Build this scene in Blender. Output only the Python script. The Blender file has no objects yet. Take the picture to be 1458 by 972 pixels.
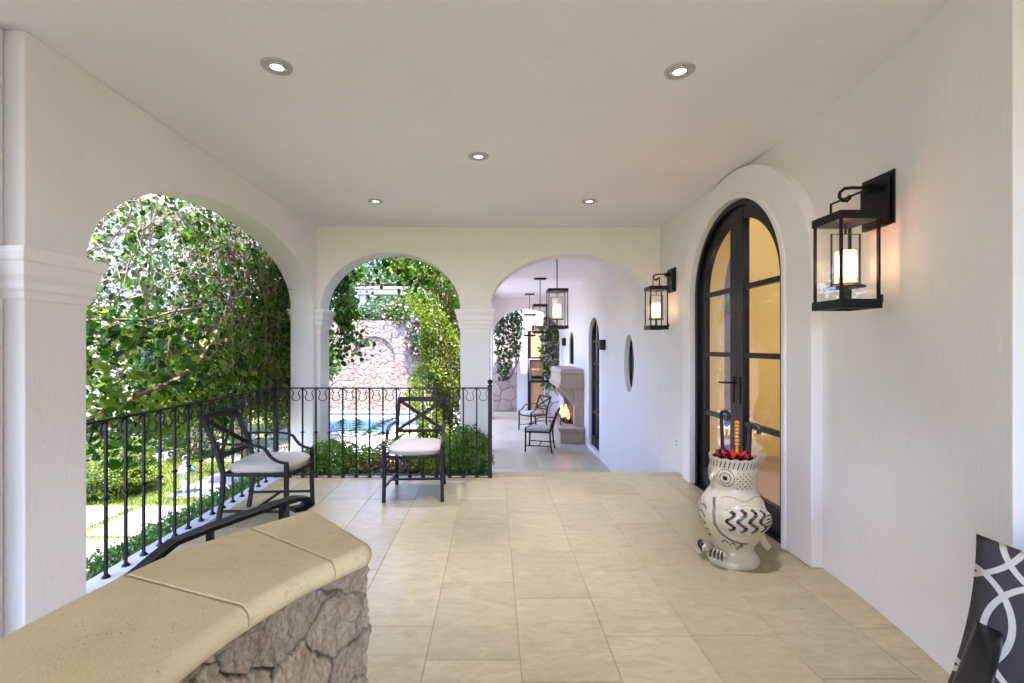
import bpy, bmesh, math, random
import numpy as np
from mathutils import Vector, Matrix
R = math.radians
rng = np.random.default_rng(7)
random.seed(7)
sc = bpy.context.scene
COL = sc.collection

# ------------------------------------------------------------------ camera, sky, sun, exposure
CAMH = 1.42
cam = bpy.data.cameras.new('camera'); camo = bpy.data.objects.new('camera', cam); COL.objects.link(camo)
camo.location = (0, 0, CAMH); camo.rotation_euler = (R(90), 0, 0)
cam.sensor_width = 36; cam.sensor_fit = 'HORIZONTAL'; cam.lens = 660/1458*36
cam.shift_x = (729-703)/1458; cam.shift_y = 7/1458
cam.clip_start = 0.02; cam.clip_end = 800
sc.camera = camo
SUN = Vector((.06, -.33, .942)).normalized()          # direction towards the sun
w = bpy.data.worlds.new('World'); sc.world = w; w.use_nodes = True
wn = w.node_tree
sky = wn.nodes.new('ShaderNodeTexSky'); sky.sky_type = 'NISHITA'; sky.sun_disc = False
sky.sun_elevation = math.asin(SUN.z); sky.sun_rotation = math.atan2(SUN.x, SUN.y)
wn.links.new(sky.outputs[0], wn.nodes['Background'].inputs[0])
wn.nodes['Background'].inputs[1].default_value = 0.15
sl = bpy.data.lights.new('sun', 'SUN'); sl.energy = 2.0; sl.angle = R(.55); sl.color = (1, .95, .86)
so = bpy.data.objects.new('sun', sl); COL.objects.link(so)
so.rotation_euler = SUN.to_track_quat('Z', 'Y').to_euler()
vs = sc.view_settings
sc.display_settings.display_device = 'sRGB'
vs.view_transform = 'Standard'; vs.look = 'None'; vs.gamma = 1; vs.use_curve_mapping = False
vs.exposure = 3.82
vs.use_white_balance = True; vs.white_balance_temperature = 5820; vs.white_balance_tint = 30
cy = sc.cycles
cy.use_denoising = True; cy.max_bounces = 12; cy.diffuse_bounces = 7; cy.glossy_bounces = 4
cy.transmission_bounces = 6; cy.transparent_max_bounces = 16; cy.sample_clamp_indirect = 6
cy.caustics_reflective = False; cy.caustics_refractive = False

# ------------------------------------------------------------------ materials
class NT:
    def __init__(s, name):
        s.m = bpy.data.materials.new(name); s.m.use_nodes = True
        s.t = s.m.node_tree; s.p = s.t.nodes['Principled BSDF']; s.out = s.t.nodes['Material Output']
    def n(s, kind, **kw):
        x = s.t.nodes.new(kind)
        for k, v in kw.items():
            if k.startswith('i_'):
                x.inputs[int(k[2:]) if k[2:].isdigit() else k[2:].replace('_', ' ')].default_value = v
            else: setattr(x, k, v)
        return x
    def l(s, a, b): s.t.links.new(a, b)
    def math(s, op, a, b=None, c=None):
        x = s.n('ShaderNodeMath', operation=op)
        for i, v in enumerate((a, b, c)):
            if v is None: continue
            if isinstance(v, (int, float)): x.inputs[i].default_value = v
            else: s.l(v, x.inputs[i])
        return x.outputs[0]
    def mix(s, fac, a, b, mode='MIX'):
        x = s.n('ShaderNodeMix', data_type='RGBA', blend_type=mode)
        for sock, v in ((x.inputs[0], fac), (x.inputs[6], a), (x.inputs[7], b)):
            if isinstance(v, (int, float)): sock.default_value = v
            elif isinstance(v, tuple): sock.default_value = (*v, 1) if len(v) == 3 else v
            else: s.l(v, sock)
        return x.outputs[2]
    def ramp(s, fac, stops):
        x = s.n('ShaderNodeValToRGB'); e = x.color_ramp.elements
        while len(e) < len(stops): e.new(.5)
        for i, (p, c) in enumerate(stops):
            e[i].position = p; e[i].color = (*c, 1) if len(c) == 3 else c
        s.l(fac, x.inputs[0]); return x.outputs[0]
    def coord(s, kind='Object'):
        return s.n('ShaderNodeTexCoord').outputs[kind]
    def noise(s, vec, scale, detail=4, rough=.55, dist=0):
        x = s.n('ShaderNodeTexNoise'); x.inputs['Scale'].default_value = scale
        x.inputs['Detail'].default_value = detail; x.inputs['Roughness'].default_value = rough
        x.inputs['Distortion'].default_value = dist
        if vec is not None: s.l(vec, x.inputs['Vector'])
        return x.outputs
    def bump(s, h, strength=.3, dist=.01, normal=None):
        x = s.n('ShaderNodeBump'); x.inputs['Strength'].default_value = strength; x.inputs['Distance'].default_value = dist
        s.l(h, x.inputs['Height'])
        if normal is not None: s.l(normal, x.inputs['Normal'])
        s.l(x.outputs[0], s.p.inputs['Normal']); return x.outputs[0]
    def color(s, c):
        if isinstance(c, tuple): s.p.inputs['Base Color'].default_value = (*c, 1)
        else: s.l(c, s.p.inputs['Base Color'])
    def rough(s, r):
        if isinstance(r, (int, float)): s.p.inputs['Roughness'].default_value = r
        else: s.l(r, s.p.inputs['Roughness'])

def world_pos(t): return t.n('ShaderNodeNewGeometry').outputs['Position']

def m_plaster(name, c, var=.03, bump=.12, rough=.75):
    t = NT(name); p = world_pos(t)
    n1 = t.noise(p, 1.3, 5, .6)[0]; n2 = t.noise(p, 60, 3)[0]; n3 = t.noise(p, 5, 4)[0]
    dark = tuple(max(0, x*(1-var*2.2)) for x in c)
    cc = t.mix(t.math('MULTIPLY', n1, 1.0), dark, c)
    n4 = t.noise(p, 2.7, 7, .72, 1.2)[0]
    cc = t.mix(t.ramp(n4, [(.56, (0,)*3), (.70, (.5,)*3)]), cc, tuple(x*(1-var*2.6) for x in c))
    t.color(cc); t.rough(rough)
    mp = t.n('ShaderNodeMapping'); mp.inputs['Scale'].default_value = (9, 9, 3.5); t.l(p, mp.inputs[0])
    n5 = t.noise(mp.outputs[0], 1.6, 5, .6, .8)[0]
    h = t.math('ADD', t.math('MULTIPLY', n2, .10), t.math('ADD', t.math('MULTIPLY', n3, .7), t.math('MULTIPLY', n5, .6)))
    t.bump(h, bump, .02); return t.m
def m_plain(name, c, rough=.5, metal=0, bump=0, scale=120, var=0):
    t = NT(name); t.color(c); t.rough(rough); t.p.inputs['Metallic'].default_value = metal
    p = world_pos(t)
    n = t.noise(p, scale, 3)[0]
    if bump: t.bump(n, bump, .004)
    if var:
        n2 = t.noise(p, 9, 4)[0]
        t.color(t.mix(n2, tuple(x*(1-var) for x in c), tuple(min(1, x*(1+var)) for x in c)))
    return t.m
def m_leaf(name, stops, trans=.35, rough=.45, spec=.4):
    t = NT(name)
    rnd = t.n('ShaderNodeNewGeometry').outputs['Random Per Island']
    c = t.ramp(rnd, stops); t.color(c); t.rough(rough); t.p.inputs['Specular IOR Level'].default_value = spec
    tr = t.n('ShaderNodeBsdfTranslucent')
    hs = t.n('ShaderNodeHueSaturation'); hs.inputs['Saturation'].default_value = 1.1; hs.inputs['Value'].default_value = 1.5
    hs.inputs['Hue'].default_value = .485
    t.l(c, hs.inputs['Color']); t.l(hs.outputs[0], tr.inputs[0])
    mx = t.n('ShaderNodeMixShader'); mx.inputs[0].default_value = trans
    t.l(t.p.outputs[0], mx.inputs[1]); t.l(tr.outputs[0], mx.inputs[2]); t.l(mx.outputs[0], t.out.inputs[0])
    return t.m
def m_emit(name, c, strength):
    t = NT(name); t.color(c); t.p.inputs['Emission Color'].default_value = (*c, 1)
    t.p.inputs['Emission Strength'].default_value = strength; return t.m
def m_glass(name, tint=(1, 1, 1), refl=1.0, wavy=False):
    t = NT(name); t.t.nodes.remove(t.p)
    tr = t.n('ShaderNodeBsdfTransparent'); tr.inputs[0].default_value = (*tint, 1)
    gl = t.n('ShaderNodeBsdfGlossy'); gl.inputs['Roughness'].default_value = .015
    if wavy:
        bp = t.n('ShaderNodeBump'); bp.inputs['Strength'].default_value = .12; bp.inputs['Distance'].default_value = .02
        t.l(t.noise(world_pos(t), 3.5, 2)[0], bp.inputs['Height']); t.l(bp.outputs[0], gl.inputs['Normal'])
    g = t.n('ShaderNodeNewGeometry'); dt = t.n('ShaderNodeVectorMath', operation='DOT_PRODUCT')
    t.l(g.outputs['Normal'], dt.inputs[0]); t.l(g.outputs['Incoming'], dt.inputs[1])
    k = t.math('SUBTRACT', 1.0, t.math('ABSOLUTE', dt.outputs['Value']))
    fr = t.math('ADD', .075, t.math('MULTIPLY', t.math('POWER', k, 5.0), .9))
    mx = t.n('ShaderNodeMixShader')
    t.l(t.math('MULTIPLY', fr, refl), mx.inputs[0])
    t.l(tr.outputs[0], mx.inputs[1]); t.l(gl.outputs[0], mx.inputs[2]); t.l(mx.outputs[0], t.out.inputs[0])
    return t.m
def m_stonewall(name, light, dark, mortar, scale, mw=.05, bump=.8):
    t = NT(name); p = world_pos(t)
    wob = t.noise(p, 2.2, 3)[1]
    mp = t.n('ShaderNodeVectorMath', operation='MULTIPLY_ADD')
    t.l(wob, mp.inputs[0]); mp.inputs[1].default_value = (.16, .16, .16); t.l(p, mp.inputs[2])
    v1 = t.n('ShaderNodeTexVoronoi', feature='F1'); v1.inputs['Scale'].default_value = scale
    v2 = t.n('ShaderNodeTexVoronoi', feature='DISTANCE_TO_EDGE'); v2.inputs['Scale'].default_value = scale
    t.l(mp.outputs[0], v1.inputs['Vector']); t.l(mp.outputs[0], v2.inputs['Vector'])
    sep = t.n('ShaderNodeSeparateColor'); t.l(v1.outputs['Color'], sep.inputs[0])
    cell = t.ramp(sep.outputs[0], [(0, dark), (.35, light), (.6, tuple(x*.93 for x in light)), (.8, tuple(min(1, x*1.1) for x in light)), (1, tuple(x*.82 for x in light))])
    nn = t.noise(p, 14, 6, .65)[0]
    cell = t.mix(.35, cell, t.ramp(nn, [(.3, tuple(x*.7 for x in light)), (.7, tuple(min(1, x*1.1) for x in light))]))
    edge = t.n('ShaderNodeMapRange'); edge.inputs['From Min'].default_value = mw*.5; edge.inputs['From Max'].default_value = mw*1.3
    t.l(v2.outputs['Distance'], edge.inputs['Value'])
    t.color(t.mix(edge.outputs[0], mortar, cell)); t.rough(.85)
    h = t.math('ADD', edge.outputs[0], t.math('MULTIPLY', nn, .5)); t.bump(h, bump, .03)
    return t.m

M = {}
M['plaster'] = m_plaster('white_plaster', (.86, .835, .815), var=.06, bump=.3)
M['ceil'] = m_plaster('ceiling_plaster', (.89, .87, .90), var=.04, bump=.2)
M['trim'] = m_plaster('trim_paint', (.87, .84, .83), bump=.05, rough=.55)
M['cream_wall'] = m_plaster('cream_render', (.46, .40, .31))
M['white_render'] = m_plaster('sunny_white_render', (.74, .73, .71))
M['yellow'] = m_plaster('yellow_paint', (.68, .50, .11), bump=.012)
M['greyblue'] = m_plain('grey_blue_paint', (.055, .07, .08), .5)
M['iron'] = m_plain('black_iron', (.0035, .0032, .004), .42, 0, .15)
M['bronze'] = m_plain('dark_bronze_metal', (.0045, .004, .004), .45, 0, .15)
M['blackwood'] = m_plain('black_painted_wood', (.006, .005, .007), .34, 0, .1, 60)
M['lampmetal'] = m_plain('black_lamp_metal', (.006, .0055, .0055), .42, .1, .12)
for k_ in ('iron', 'bronze', 'lampmetal', 'blackwood'): M[k_].node_tree.nodes['Principled BSDF'].inputs['Specular IOR Level'].default_value = .3
M['glass'] = m_glass('door_glass', refl=1.5, wavy=True); M['lampglass'] = m_glass('lantern_glass', refl=.6)
M['darkglass'] = m_plain('dark_glass', (.012, .013, .016), .04)
M['candle'] = m_emit('glowing_candle', (1, .72, .30), .58)
M['candle_body'] = m_emit('lit_wax', (1, .50, .15), .26)
M['amber'] = m_plain('amber_dish', (.35, .14, .03), .3)
M['bulb'] = m_emit('lit_bulb', (1, .9, .74), .8)
M['nickel'] = m_plain('satin_nickel', (.50, .475, .45), .4, .3)
M['chrome'] = m_plain('polished_metal', (.6, .6, .6), .2, 1)
M['cushion'] = m_plain('cream_canvas', (.47, .42, .345), .85, 0, .25, 420, .06)
M['white_plastic'] = m_plain('white_plastic', (.8, .8, .78), .35)
M['soil'] = m_plain('dark_soil', (.05, .035, .025), .95, 0, .6, 40, .3)
M['wood_floor'] = m_plain('brown_wood_floor', (.33, .21, .11), .35, 0, .1, 30, .2)
M['stone_garden'] = m_stonewall('rubble_stone', (.38, .31, .25), (.24, .185, .145), (.29, .235, .19), 3.1, .05, 1.0)
M['stone_grey'] = m_stonewall('pale_rubble_stone', (.55, .51, .47), (.40, .36, .34), (.27, .24, .22), 2.9, .06)
M['bark'] = m_plain('brown_bark', (.13, .085, .05), .9, 0, .7, 60, .3)
M['stem'] = m_plain('vine_stem', (.21, .14, .085), .85, 0, .5, 80, .3)
M['leaf_big'] = m_leaf('broad_vine_leaf', [(0, (.009, .032, .004)), (.45, (.022, .075, .007)), (.8, (.05, .145, .011)), (1, (.13, .25, .02))], .55, .5, .22)
M['leaf_small'] = m_leaf('small_vine_leaf', [(0, (.014, .032, .005)), (.5, (.036, .080, .010)), (.85, (.085, .155, .017)), (1, (.18, .20, .035))], .52, .5, .22)
M['leaf_dry'] = m_leaf('dry_vine_leaf', [(0, (.07, .05, .02)), (.5, (.12, .08, .035)), (1, (.16, .13, .05))], .3)
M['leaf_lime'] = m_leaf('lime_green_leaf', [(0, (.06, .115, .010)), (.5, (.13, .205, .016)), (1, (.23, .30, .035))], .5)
M['leaf_mid'] = m_leaf('mid_green_leaf', [(0, (.022, .062, .014)), (.5, (.045, .115, .022)), (1, (.085, .18, .035))], .38)
M['leaf_mid2'] = m_leaf('lush_leaf', [(0, (.05, .12, .015)), (.5, (.10, .22, .025)), (1, (.18, .30, .045))], .45)
M['leaf_hedge'] = m_leaf('hedge_leaf', [(0, (.03, .085, .014)), (.5, (.055, .145, .02)), (1, (.11, .22, .035))], .4)
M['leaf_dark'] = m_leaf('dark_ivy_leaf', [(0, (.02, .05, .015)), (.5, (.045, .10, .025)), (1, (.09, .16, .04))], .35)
M['leaf_far'] = m_leaf('distant_leaf', [(0, (.03, .065, .025)), (.5, (.055, .10, .035)), (1, (.10, .15, .05))], .3)
M['leaf_russet'] = m_leaf('russet_leaf', [(0, (.09, .045, .03)), (.5, (.17, .09, .05)), (1, (.13, .15, .05))], .3)
M['petal'] = m_leaf('bougainvillea_petal', [(0, (.55, .14, .32)), (.4, (.66, .30, .44)), (1, (.74, .55, .56))], .45)
M['fire'] = None

def m_ground():
    t = NT('lawn_turf'); p = world_pos(t)
    n1 = t.noise(p, 1.6, 4)[0]; n2 = t.noise(p, 45, 3)[0]
    c = t.mix(n2, (.05, .08, .005), (.10, .14, .008)); c = t.mix(t.math('MULTIPLY', n1, .6), c, (.12, .145, .012))
    t.color(c); t.rough(.9); t.bump(n2, .8, .02); return t.m
M['turf'] = m_ground()
def m_tile(name, attr=True, c1=(.455, .388, .212), c2=(.345, .285, .146)):
    t = NT(name); p = world_pos(t)
    mv = t.n('ShaderNodeMapping'); mv.inputs['Scale'].default_value = (1.0, 2.6, 1); t.l(p, mv.inputs[0])
    n1 = t.noise(mv.outputs[0], 7.5, 8, .70, .9)[0]; n2 = t.noise(mv.outputs[0], 26, 6, .7, .4)[0]; n3 = t.noise(p, 90, 3)[0]; n0 = t.noise(p, 1.1, 3)[0]
    c = t.mix(t.ramp(n1, [(.36, (0, 0, 0)), (.66, (1, 1, 1))]), c2, c1)
    c = t.mix(t.math('MULTIPLY', t.ramp(n0, [(.40, (0, 0, 0)), (.64, (1, 1, 1))]), .5), c, c2)
    c = t.mix(t.math('MULTIPLY', t.ramp(n2, [(.54, (0, 0, 0)), (.70, (1, 1, 1))]), .24), c, tuple(x*.80 for x in c2))
    # small pits and fossil flecks of the limestone
    v = t.n('ShaderNodeTexVoronoi', feature='F1'); v.inputs['Scale'].default_value = 38
    mp = t.n('ShaderNodeMapping'); mp.inputs['Scale'].default_value = (.55, 1.5, 1); t.l(p, mp.inputs[0]); t.l(mp.outputs[0], v.inputs['Vector'])
    pit = t.ramp(v.outputs['Distance'], [(.05, (1, 1, 1)), (.16, (0, 0, 0))])
    sp = t.math('MULTIPLY', pit, t.ramp(t.noise(p, 7, 3)[0], [(.52, (0, 0, 0)), (.62, (1, 1, 1))]))
    c = t.mix(t.math('MULTIPLY', sp, .55), c, (.20, .15, .10))
    if attr:
        a = t.n('ShaderNodeAttribute'); a.attribute_name = 'tone'
        c = t.mix(1.0, c, a.outputs['Color'], 'MULTIPLY')
    t.color(c)
    t.rough(t.ramp(n2, [(.3, (.26,)*3), (.7, (.44,)*3)]))
    t.bump(t.math('SUBTRACT', t.math('MULTIPLY', n3, .15), sp), .07, .01); return t.m
M['tile'] = m_tile('limestone_tile')
M['tile_far'] = m_tile('gallery_limestone', True, (.60, .52, .35), (.50, .43, .28))
M['grout'] = m_plain('tile_grout', (.34, .285, .18), .95)
def m_cap():
    t = NT('cast_stone_cap'); p = world_pos(t)
    n1 = t.noise(p, 3.5, 6, .6, .3)[0]; n2 = t.noise(p, 26, 5, .65)[0]; n3 = t.noise(p, 160, 3)[0]
    c = t.mix(t.ramp(n1, [(.3, (0,)*3), (.72, (1,)*3)]), (.66, .52, .275), (.78, .645, .385))
    c = t.mix(t.math('MULTIPLY', t.ramp(n2, [(.60, (0,)*3), (.72, (1,)*3)]), .4), c, (.42, .32, .18))
    v = t.n('ShaderNodeTexVoronoi', feature='F1'); v.inputs['Scale'].default_value = 75; t.l(p, v.inputs['Vector'])
    pit = t.math('MULTIPLY', t.ramp(v.outputs['Distance'], [(.10, (1,)*3), (.24, (0,)*3)]), t.ramp(t.noise(p, 11, 4)[0], [(.50, (0,)*3), (.62, (1,)*3)]))
    c = t.mix(t.math('MULTIPLY', pit, .28), c, (.27, .19, .09))
    n5 = t.noise(p, 6, 9, .78, 1.5)[0]
    c = t.mix(t.math('MULTIPLY', t.ramp(n5, [(.55, (0,)*3), (.66, (1,)*3)]), .35), c, (.45, .36, .22))
    t.color(c); t.rough(.72)
    t.bump(t.math('SUBTRACT', t.math('ADD', t.math('MULTIPLY', n2, .5), t.math('MULTIPLY', n3, .3)), pit), .35, .008); return t.m
M['cap'] = m_cap()
def m_rubble():
    t = NT('rough_quarry_stone'); p = world_pos(t)
    a = t.n('ShaderNodeAttribute'); a.attribute_name = 'tone'
    n1 = t.noise(p, 16, 8, .7)[0]; n2 = t.noise(p, 70, 6, .7)[0]
    c = t.mix(t.ramp(n1, [(.3, (0,)*3), (.7, (1,)*3)]), (.33, .235, .145), (.58, .45, .30))
    c = t.mix(t.math('MULTIPLY', t.ramp(n2, [(.5, (0,)*3), (.72, (1,)*3)]), .5), c, (.66, .55, .40))
    c = t.mix(1.0, c, a.outputs['Color'], 'MULTIPLY')
    t.color(c); t.rough(.9); t.bump(t.math('ADD', n1, t.math('MULTIPLY', n2, .8)), 1.0, .016); return t.m
M['rubble'] = m_rubble()
M['fire_stone'] = m_plain('carved_cantera_stone', (.40, .315, .225), .8, 0, .3, 50, .12)
M['paver'] = m_plain('pale_concrete_paver', (.205, .19, .172), .8, 0, .2, 60, .06)
M['kerb'] = m_plain('grey_kerb_stone', (.50, .49, .47), .8, 0, .3, 50, .08)
M['deck'] = m_plain('pale_pool_deck', (.30, .285, .265), .7, 0, .15, 30, .06)
M['water'] = m_plain('pool_water', (.010, .07, .20), .10); M['water'].node_tree.nodes['Principled BSDF'].inputs['Specular IOR Level'].default_value = .12
M['bluetile'] = m_plain('blue_pool_tile', (.06, .09, .24), .2)
def m_owl():
    t = NT('cream_glaze'); p = t.coord('Object'); n = t.noise(p, 8, 4)[0]
    t.color(t.mix(n, (.47, .40, .27), (.54, .465, .325))); t.rough(.28); t.p.inputs['Coat Weight'].default_value = .2
    return t.m
M['glaze'] = m_owl(); M['ink'] = m_plain('brown_black_glaze', (.022, .015, .012), .2)
M['red'] = m_plain('red_fabric', (.50, .012, .02), .6); M['orange'] = m_plain('orange_bamboo', (.62, .25, .02), .35)
def m_pillow():
    t = NT('ring_print_fabric'); uv = t.n('ShaderNodeUVMap').outputs[0]
    sc_ = t.n('ShaderNodeVectorMath', operation='SCALE'); t.l(uv, sc_.inputs[0]); sc_.inputs['Scale'].default_value = 1.75
    fr = t.n('ShaderNodeVectorMath', operation='FRACTION'); t.l(sc_.outputs[0], fr.inputs[0])
    tot = None
    for ox in (0, 1):
        for oy in (0, 1):
            d = t.n('ShaderNodeVectorMath', operation='DISTANCE'); t.l(fr.outputs[0], d.inputs[0]); d.inputs[1].default_value = (ox, oy, 0)
            r = t.math('LESS_THAN', t.math('ABSOLUTE', t.math('SUBTRACT', d.outputs['Value'], .60)), .026)
            tot = r if tot is None else t.math('MAXIMUM', tot, r)
    n = t.noise(t.coord('Object'), 300, 2)[0]
    t.color(t.mix(tot, (.055, .048, .054), (.62, .59, .55))); t.rough(.9); t.bump(n, .25, .003); return t.m
M['pillow'] = m_pillow()

# ------------------------------------------------------------------ mesh helpers
class MB:
    def __init__(s): s.v = []; s.f = []; s.mi = []; s.sm = []
    def add(s, verts, faces, mi=0, smooth=False):
        o = len(s.v); s.v += [tuple(map(float, q)) for q in verts]
        for f in faces: s.f.append(tuple(i+o for i in f)); s.mi.append(mi); s.sm.append(smooth)
    def box(s, x0, x1, y0, y1, z0, z1, mi=0):
        v = [(x0,y0,z0),(x1,y0,z0),(x1,y1,z0),(x0,y1,z0),(x0,y0,z1),(x1,y0,z1),(x1,y1,z1),(x0,y1,z1)]
        s.add(v, [(0,3,2,1),(4,5,6,7),(0,1,5,4),(1,2,6,5),(2,3,7,6),(3,0,4,7)], mi)
    def rings(s, rings, closed_u=True, cap0=True, cap1=True, mi=0, smooth=True, loop=False):
        n = len(rings[0]); v = [q for r in rings for q in r]; f = []
        m = len(rings)
        for i in range(m if loop else m-1):
            j = (i+1) % m
            for k in range(n if closed_u else n-1):
                l = (k+1) % n
                f.append((i*n+k, i*n+l, j*n+l, j*n+k))
        if cap0 and not loop: f.append(tuple(range(n-1, -1, -1)))
        if cap1 and not loop: f.append(tuple((m-1)*n+k for k in range(n)))
        s.add(v, f, mi, smooth)
    def tube(s, path, r, n=8, mi=0, caps=True, closed=False):
        P = [Vector(p) for p in path]; m = len(P)
        rr = r if isinstance(r, (list, tuple)) else [r]*m
        prev = None; rings = []
        for i in range(m):
            if closed: t = P[(i+1) % m]-P[i-1]
            else: t = P[min(i+1, m-1)]-P[max(i-1, 0)]
            if t.length < 1e-9: t = Vector((0, 0, 1))
            t.normalize()
            if prev is None:
                a = Vector((0, 0, 1)) if abs(t.z) < .9 else Vector((1, 0, 0))
                u = t.cross(a).normalized()
            else:
                u = (prev - t*prev.dot(t))
                u = u.normalized() if u.length > 1e-6 else t.orthogonal().normalized()
            prev = u; vv = t.cross(u)
            rings.append([P[i]+(u*math.cos(2*math.pi*k/n)+vv*math.sin(2*math.pi*k/n))*rr[i] for k in range(n)])
        s.rings(rings, True, caps, caps, mi, True, closed)
    def bar(s, path, wid, thk, nrm, mi=0, closed=False, smooth=False):
        """sweep of a rectangle: wid along nrm, thk across"""
        P = [Vector(p) for p in path]; N = Vector(nrm).normalized(); m = len(P); rings = []
        for i in range(m):
            if closed: t = (P[(i+1) % m]-P[i-1]).normalized()
            else:
                t = (P[min(i+1, m-1)]-P[max(i-1, 0)]).normalized()
            n = (N - t*N.dot(t)).normalized(); b = t.cross(n)
            k = 1.0
            if 0 < i < m-1:
                t1 = (P[i]-P[i-1]).normalized(); k = 1/max(.5, abs(t1.dot(t)))
            rings.append([P[i]+n*wid/2+b*thk/2*k, P[i]-n*wid/2+b*thk/2*k, P[i]-n*wid/2-b*thk/2*k, P[i]+n*wid/2-b*thk/2*k])
        s.rings(rings, True, True, True, mi, smooth, closed)
    def lathe(s, prof, c=(0, 0, 0), n=24, mi=0, axis='Z', cap0=True, cap1=True, smooth=True):
        rings = []
        for r, h in prof:
            ring = []
            for k in range(n):
                a = 2*math.pi*k/n
                if axis == 'Z': q = (c[0]+r*math.cos(a), c[1]+r*math.sin(a), c[2]+h)
                elif axis == 'X': q = (c[0]+h, c[1]+r*math.cos(a), c[2]+r*math.sin(a))
                else: q = (c[0]+r*math.sin(a), c[1]+h, c[2]+r*math.cos(a))
                ring.append(q)
            rings.append(ring)
        s.rings(rings, True, cap0, cap1, mi, smooth)
    def xform(s, mat):
        s.v = [tuple(mat @ Vector(q)) for q in s.v]; return s
    def build(s, name, mat, parent=None, sharp=None, bevel=0, merge=False, bseg=2):
        me = bpy.data.meshes.new(name); me.from_pydata(s.v, [], s.f)
        mats = mat if isinstance(mat, (list, tuple)) else [mat]
        for m in mats: me.materials.append(m)
        me.polygons.foreach_set('material_index', s.mi); me.polygons.foreach_set('use_smooth', s.sm)
        if merge:
            bm = bmesh.new(); bm.from_mesh(me); bmesh.ops.remove_doubles(bm, verts=bm.verts, dist=1e-4)
            bmesh.ops.recalc_face_normals(bm, faces=bm.faces); bm.to_mesh(me); bm.free()
        if sharp is not None: me.set_sharp_from_angle(angle=R(sharp))
        me.update()
        o = bpy.data.objects.new(name, me); COL.objects.link(o)
        if parent is not None: o.parent = parent
        if bevel:
            b = o.modifiers.new('edge', 'BEVEL'); b.width = bevel; b.segments = bseg; b.limit_method = 'ANGLE'; b.angle_limit = R(40)
        return o

def tag(o, label, cat, group=None, kind=None):
    o['label'] = label; o['category'] = cat
    if group: o['group'] = group
    if kind: o['kind'] = kind
    return o
def structure(o): o['kind'] = 'structure'; return o
def thing(name, loc, label, cat, group=None, rz=0):
    o = bpy.data.objects.new(name, None); COL.objects.link(o); o.location = loc; o.rotation_euler = (0, 0, rz)
    o.empty_display_size = .1
    return tag(o, label, cat, group)
def dup(root, loc, rz, label, group=None):
    r = root.copy(); COL.objects.link(r); r.location = loc; r.rotation_euler = (0, 0, rz); r['label'] = label
    if group: r['group'] = group
    def rec(src, dst):
        for ch in list(src.children):
            c = ch.copy(); COL.objects.link(c); c.parent = dst; rec(ch, c)
    rec(root, r); return r

def leaf_cloud(name, P, size, mat, parent=None, nrm=None, spread=1.0, droop=.4, width=.75, fold=.18):
    """P (n,3) leaf bases, size (n,): each leaf a folded six point blade"""
    n = len(P); P = np.asarray(P, float); size = np.broadcast_to(np.asarray(size, float), (n,))
    N = rng.normal(size=(n, 3))*spread + (np.array([0, 0, .5]) if nrm is None else np.asarray(nrm))
    N /= np.linalg.norm(N, axis=1, keepdims=True)
    T = rng.normal(size=(n, 3)) + np.array([0, 0, -droop])
    T -= N*(T*N).sum(1, keepdims=True); T /= np.linalg.norm(T, axis=1, keepdims=True)
    B = np.cross(N, T)
    sh = [(0, 0, 0), (-.42, .28, 1), (-.40, .62, 1), (0, 1, 0), (.40, .62, 1), (.42, .28, 1)]
    V = np.empty((n, 6, 3))
    for k, (a, b, c) in enumerate(sh):
        V[:, k] = P + (B*(a*width/.42*.42) + T*b + N*(c*fold*.5))*size[:, None]
    V = V.reshape(-1, 3)
    base = np.arange(n)*6
    F = np.stack([np.stack([base, base+3, base+2, base+1], 1), np.stack([base, base+5, base+4, base+3], 1)], 1).reshape(-1, 4)
    me = bpy.data.meshes.new(name)
    me.vertices.add(len(V)); me.vertices.foreach_set('co', V.ravel())
    me.loops.add(F.size); me.loops.foreach_set('vertex_index', F.ravel().astype(np.int32))
    me.polygons.add(len(F)); me.polygons.foreach_set('loop_start', (np.arange(len(F))*4).astype(np.int32))
    me.materials.append(mat); me.update(calc_edges=True); me.validate()
    o = bpy.data.objects.new(name, me); COL.objects.link(o)
    if parent is not None: o.parent = parent
    return o
def ell_points(n, c, r, shell=.55):
    d = rng.normal(size=(n, 3)); d /= np.linalg.norm(d, axis=1, keepdims=True)
    u = rng.random(n)**(1/3)*(1-shell)+shell
    lump = 1+.16*np.sin(d[:, 0]*7+c[0])*np.cos(d[:, 1]*6+c[1])+.12*np.sin(d[:, 2]*9+3*d[:, 0])
    return np.asarray(c)+d*np.asarray(r)*(u*lump)[:, None]
def walk(p, d, steps, ds, wob, pull=(0, 0, 0)):
    p = Vector(p); d = Vector(d).normalized(); out = [p.copy()]
    for _ in range(steps):
        d = (d + Vector(rng.normal(size=3))*wob + Vector(pull)).normalized(); p = p+d*ds; out.append(p.copy())
    return out

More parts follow.
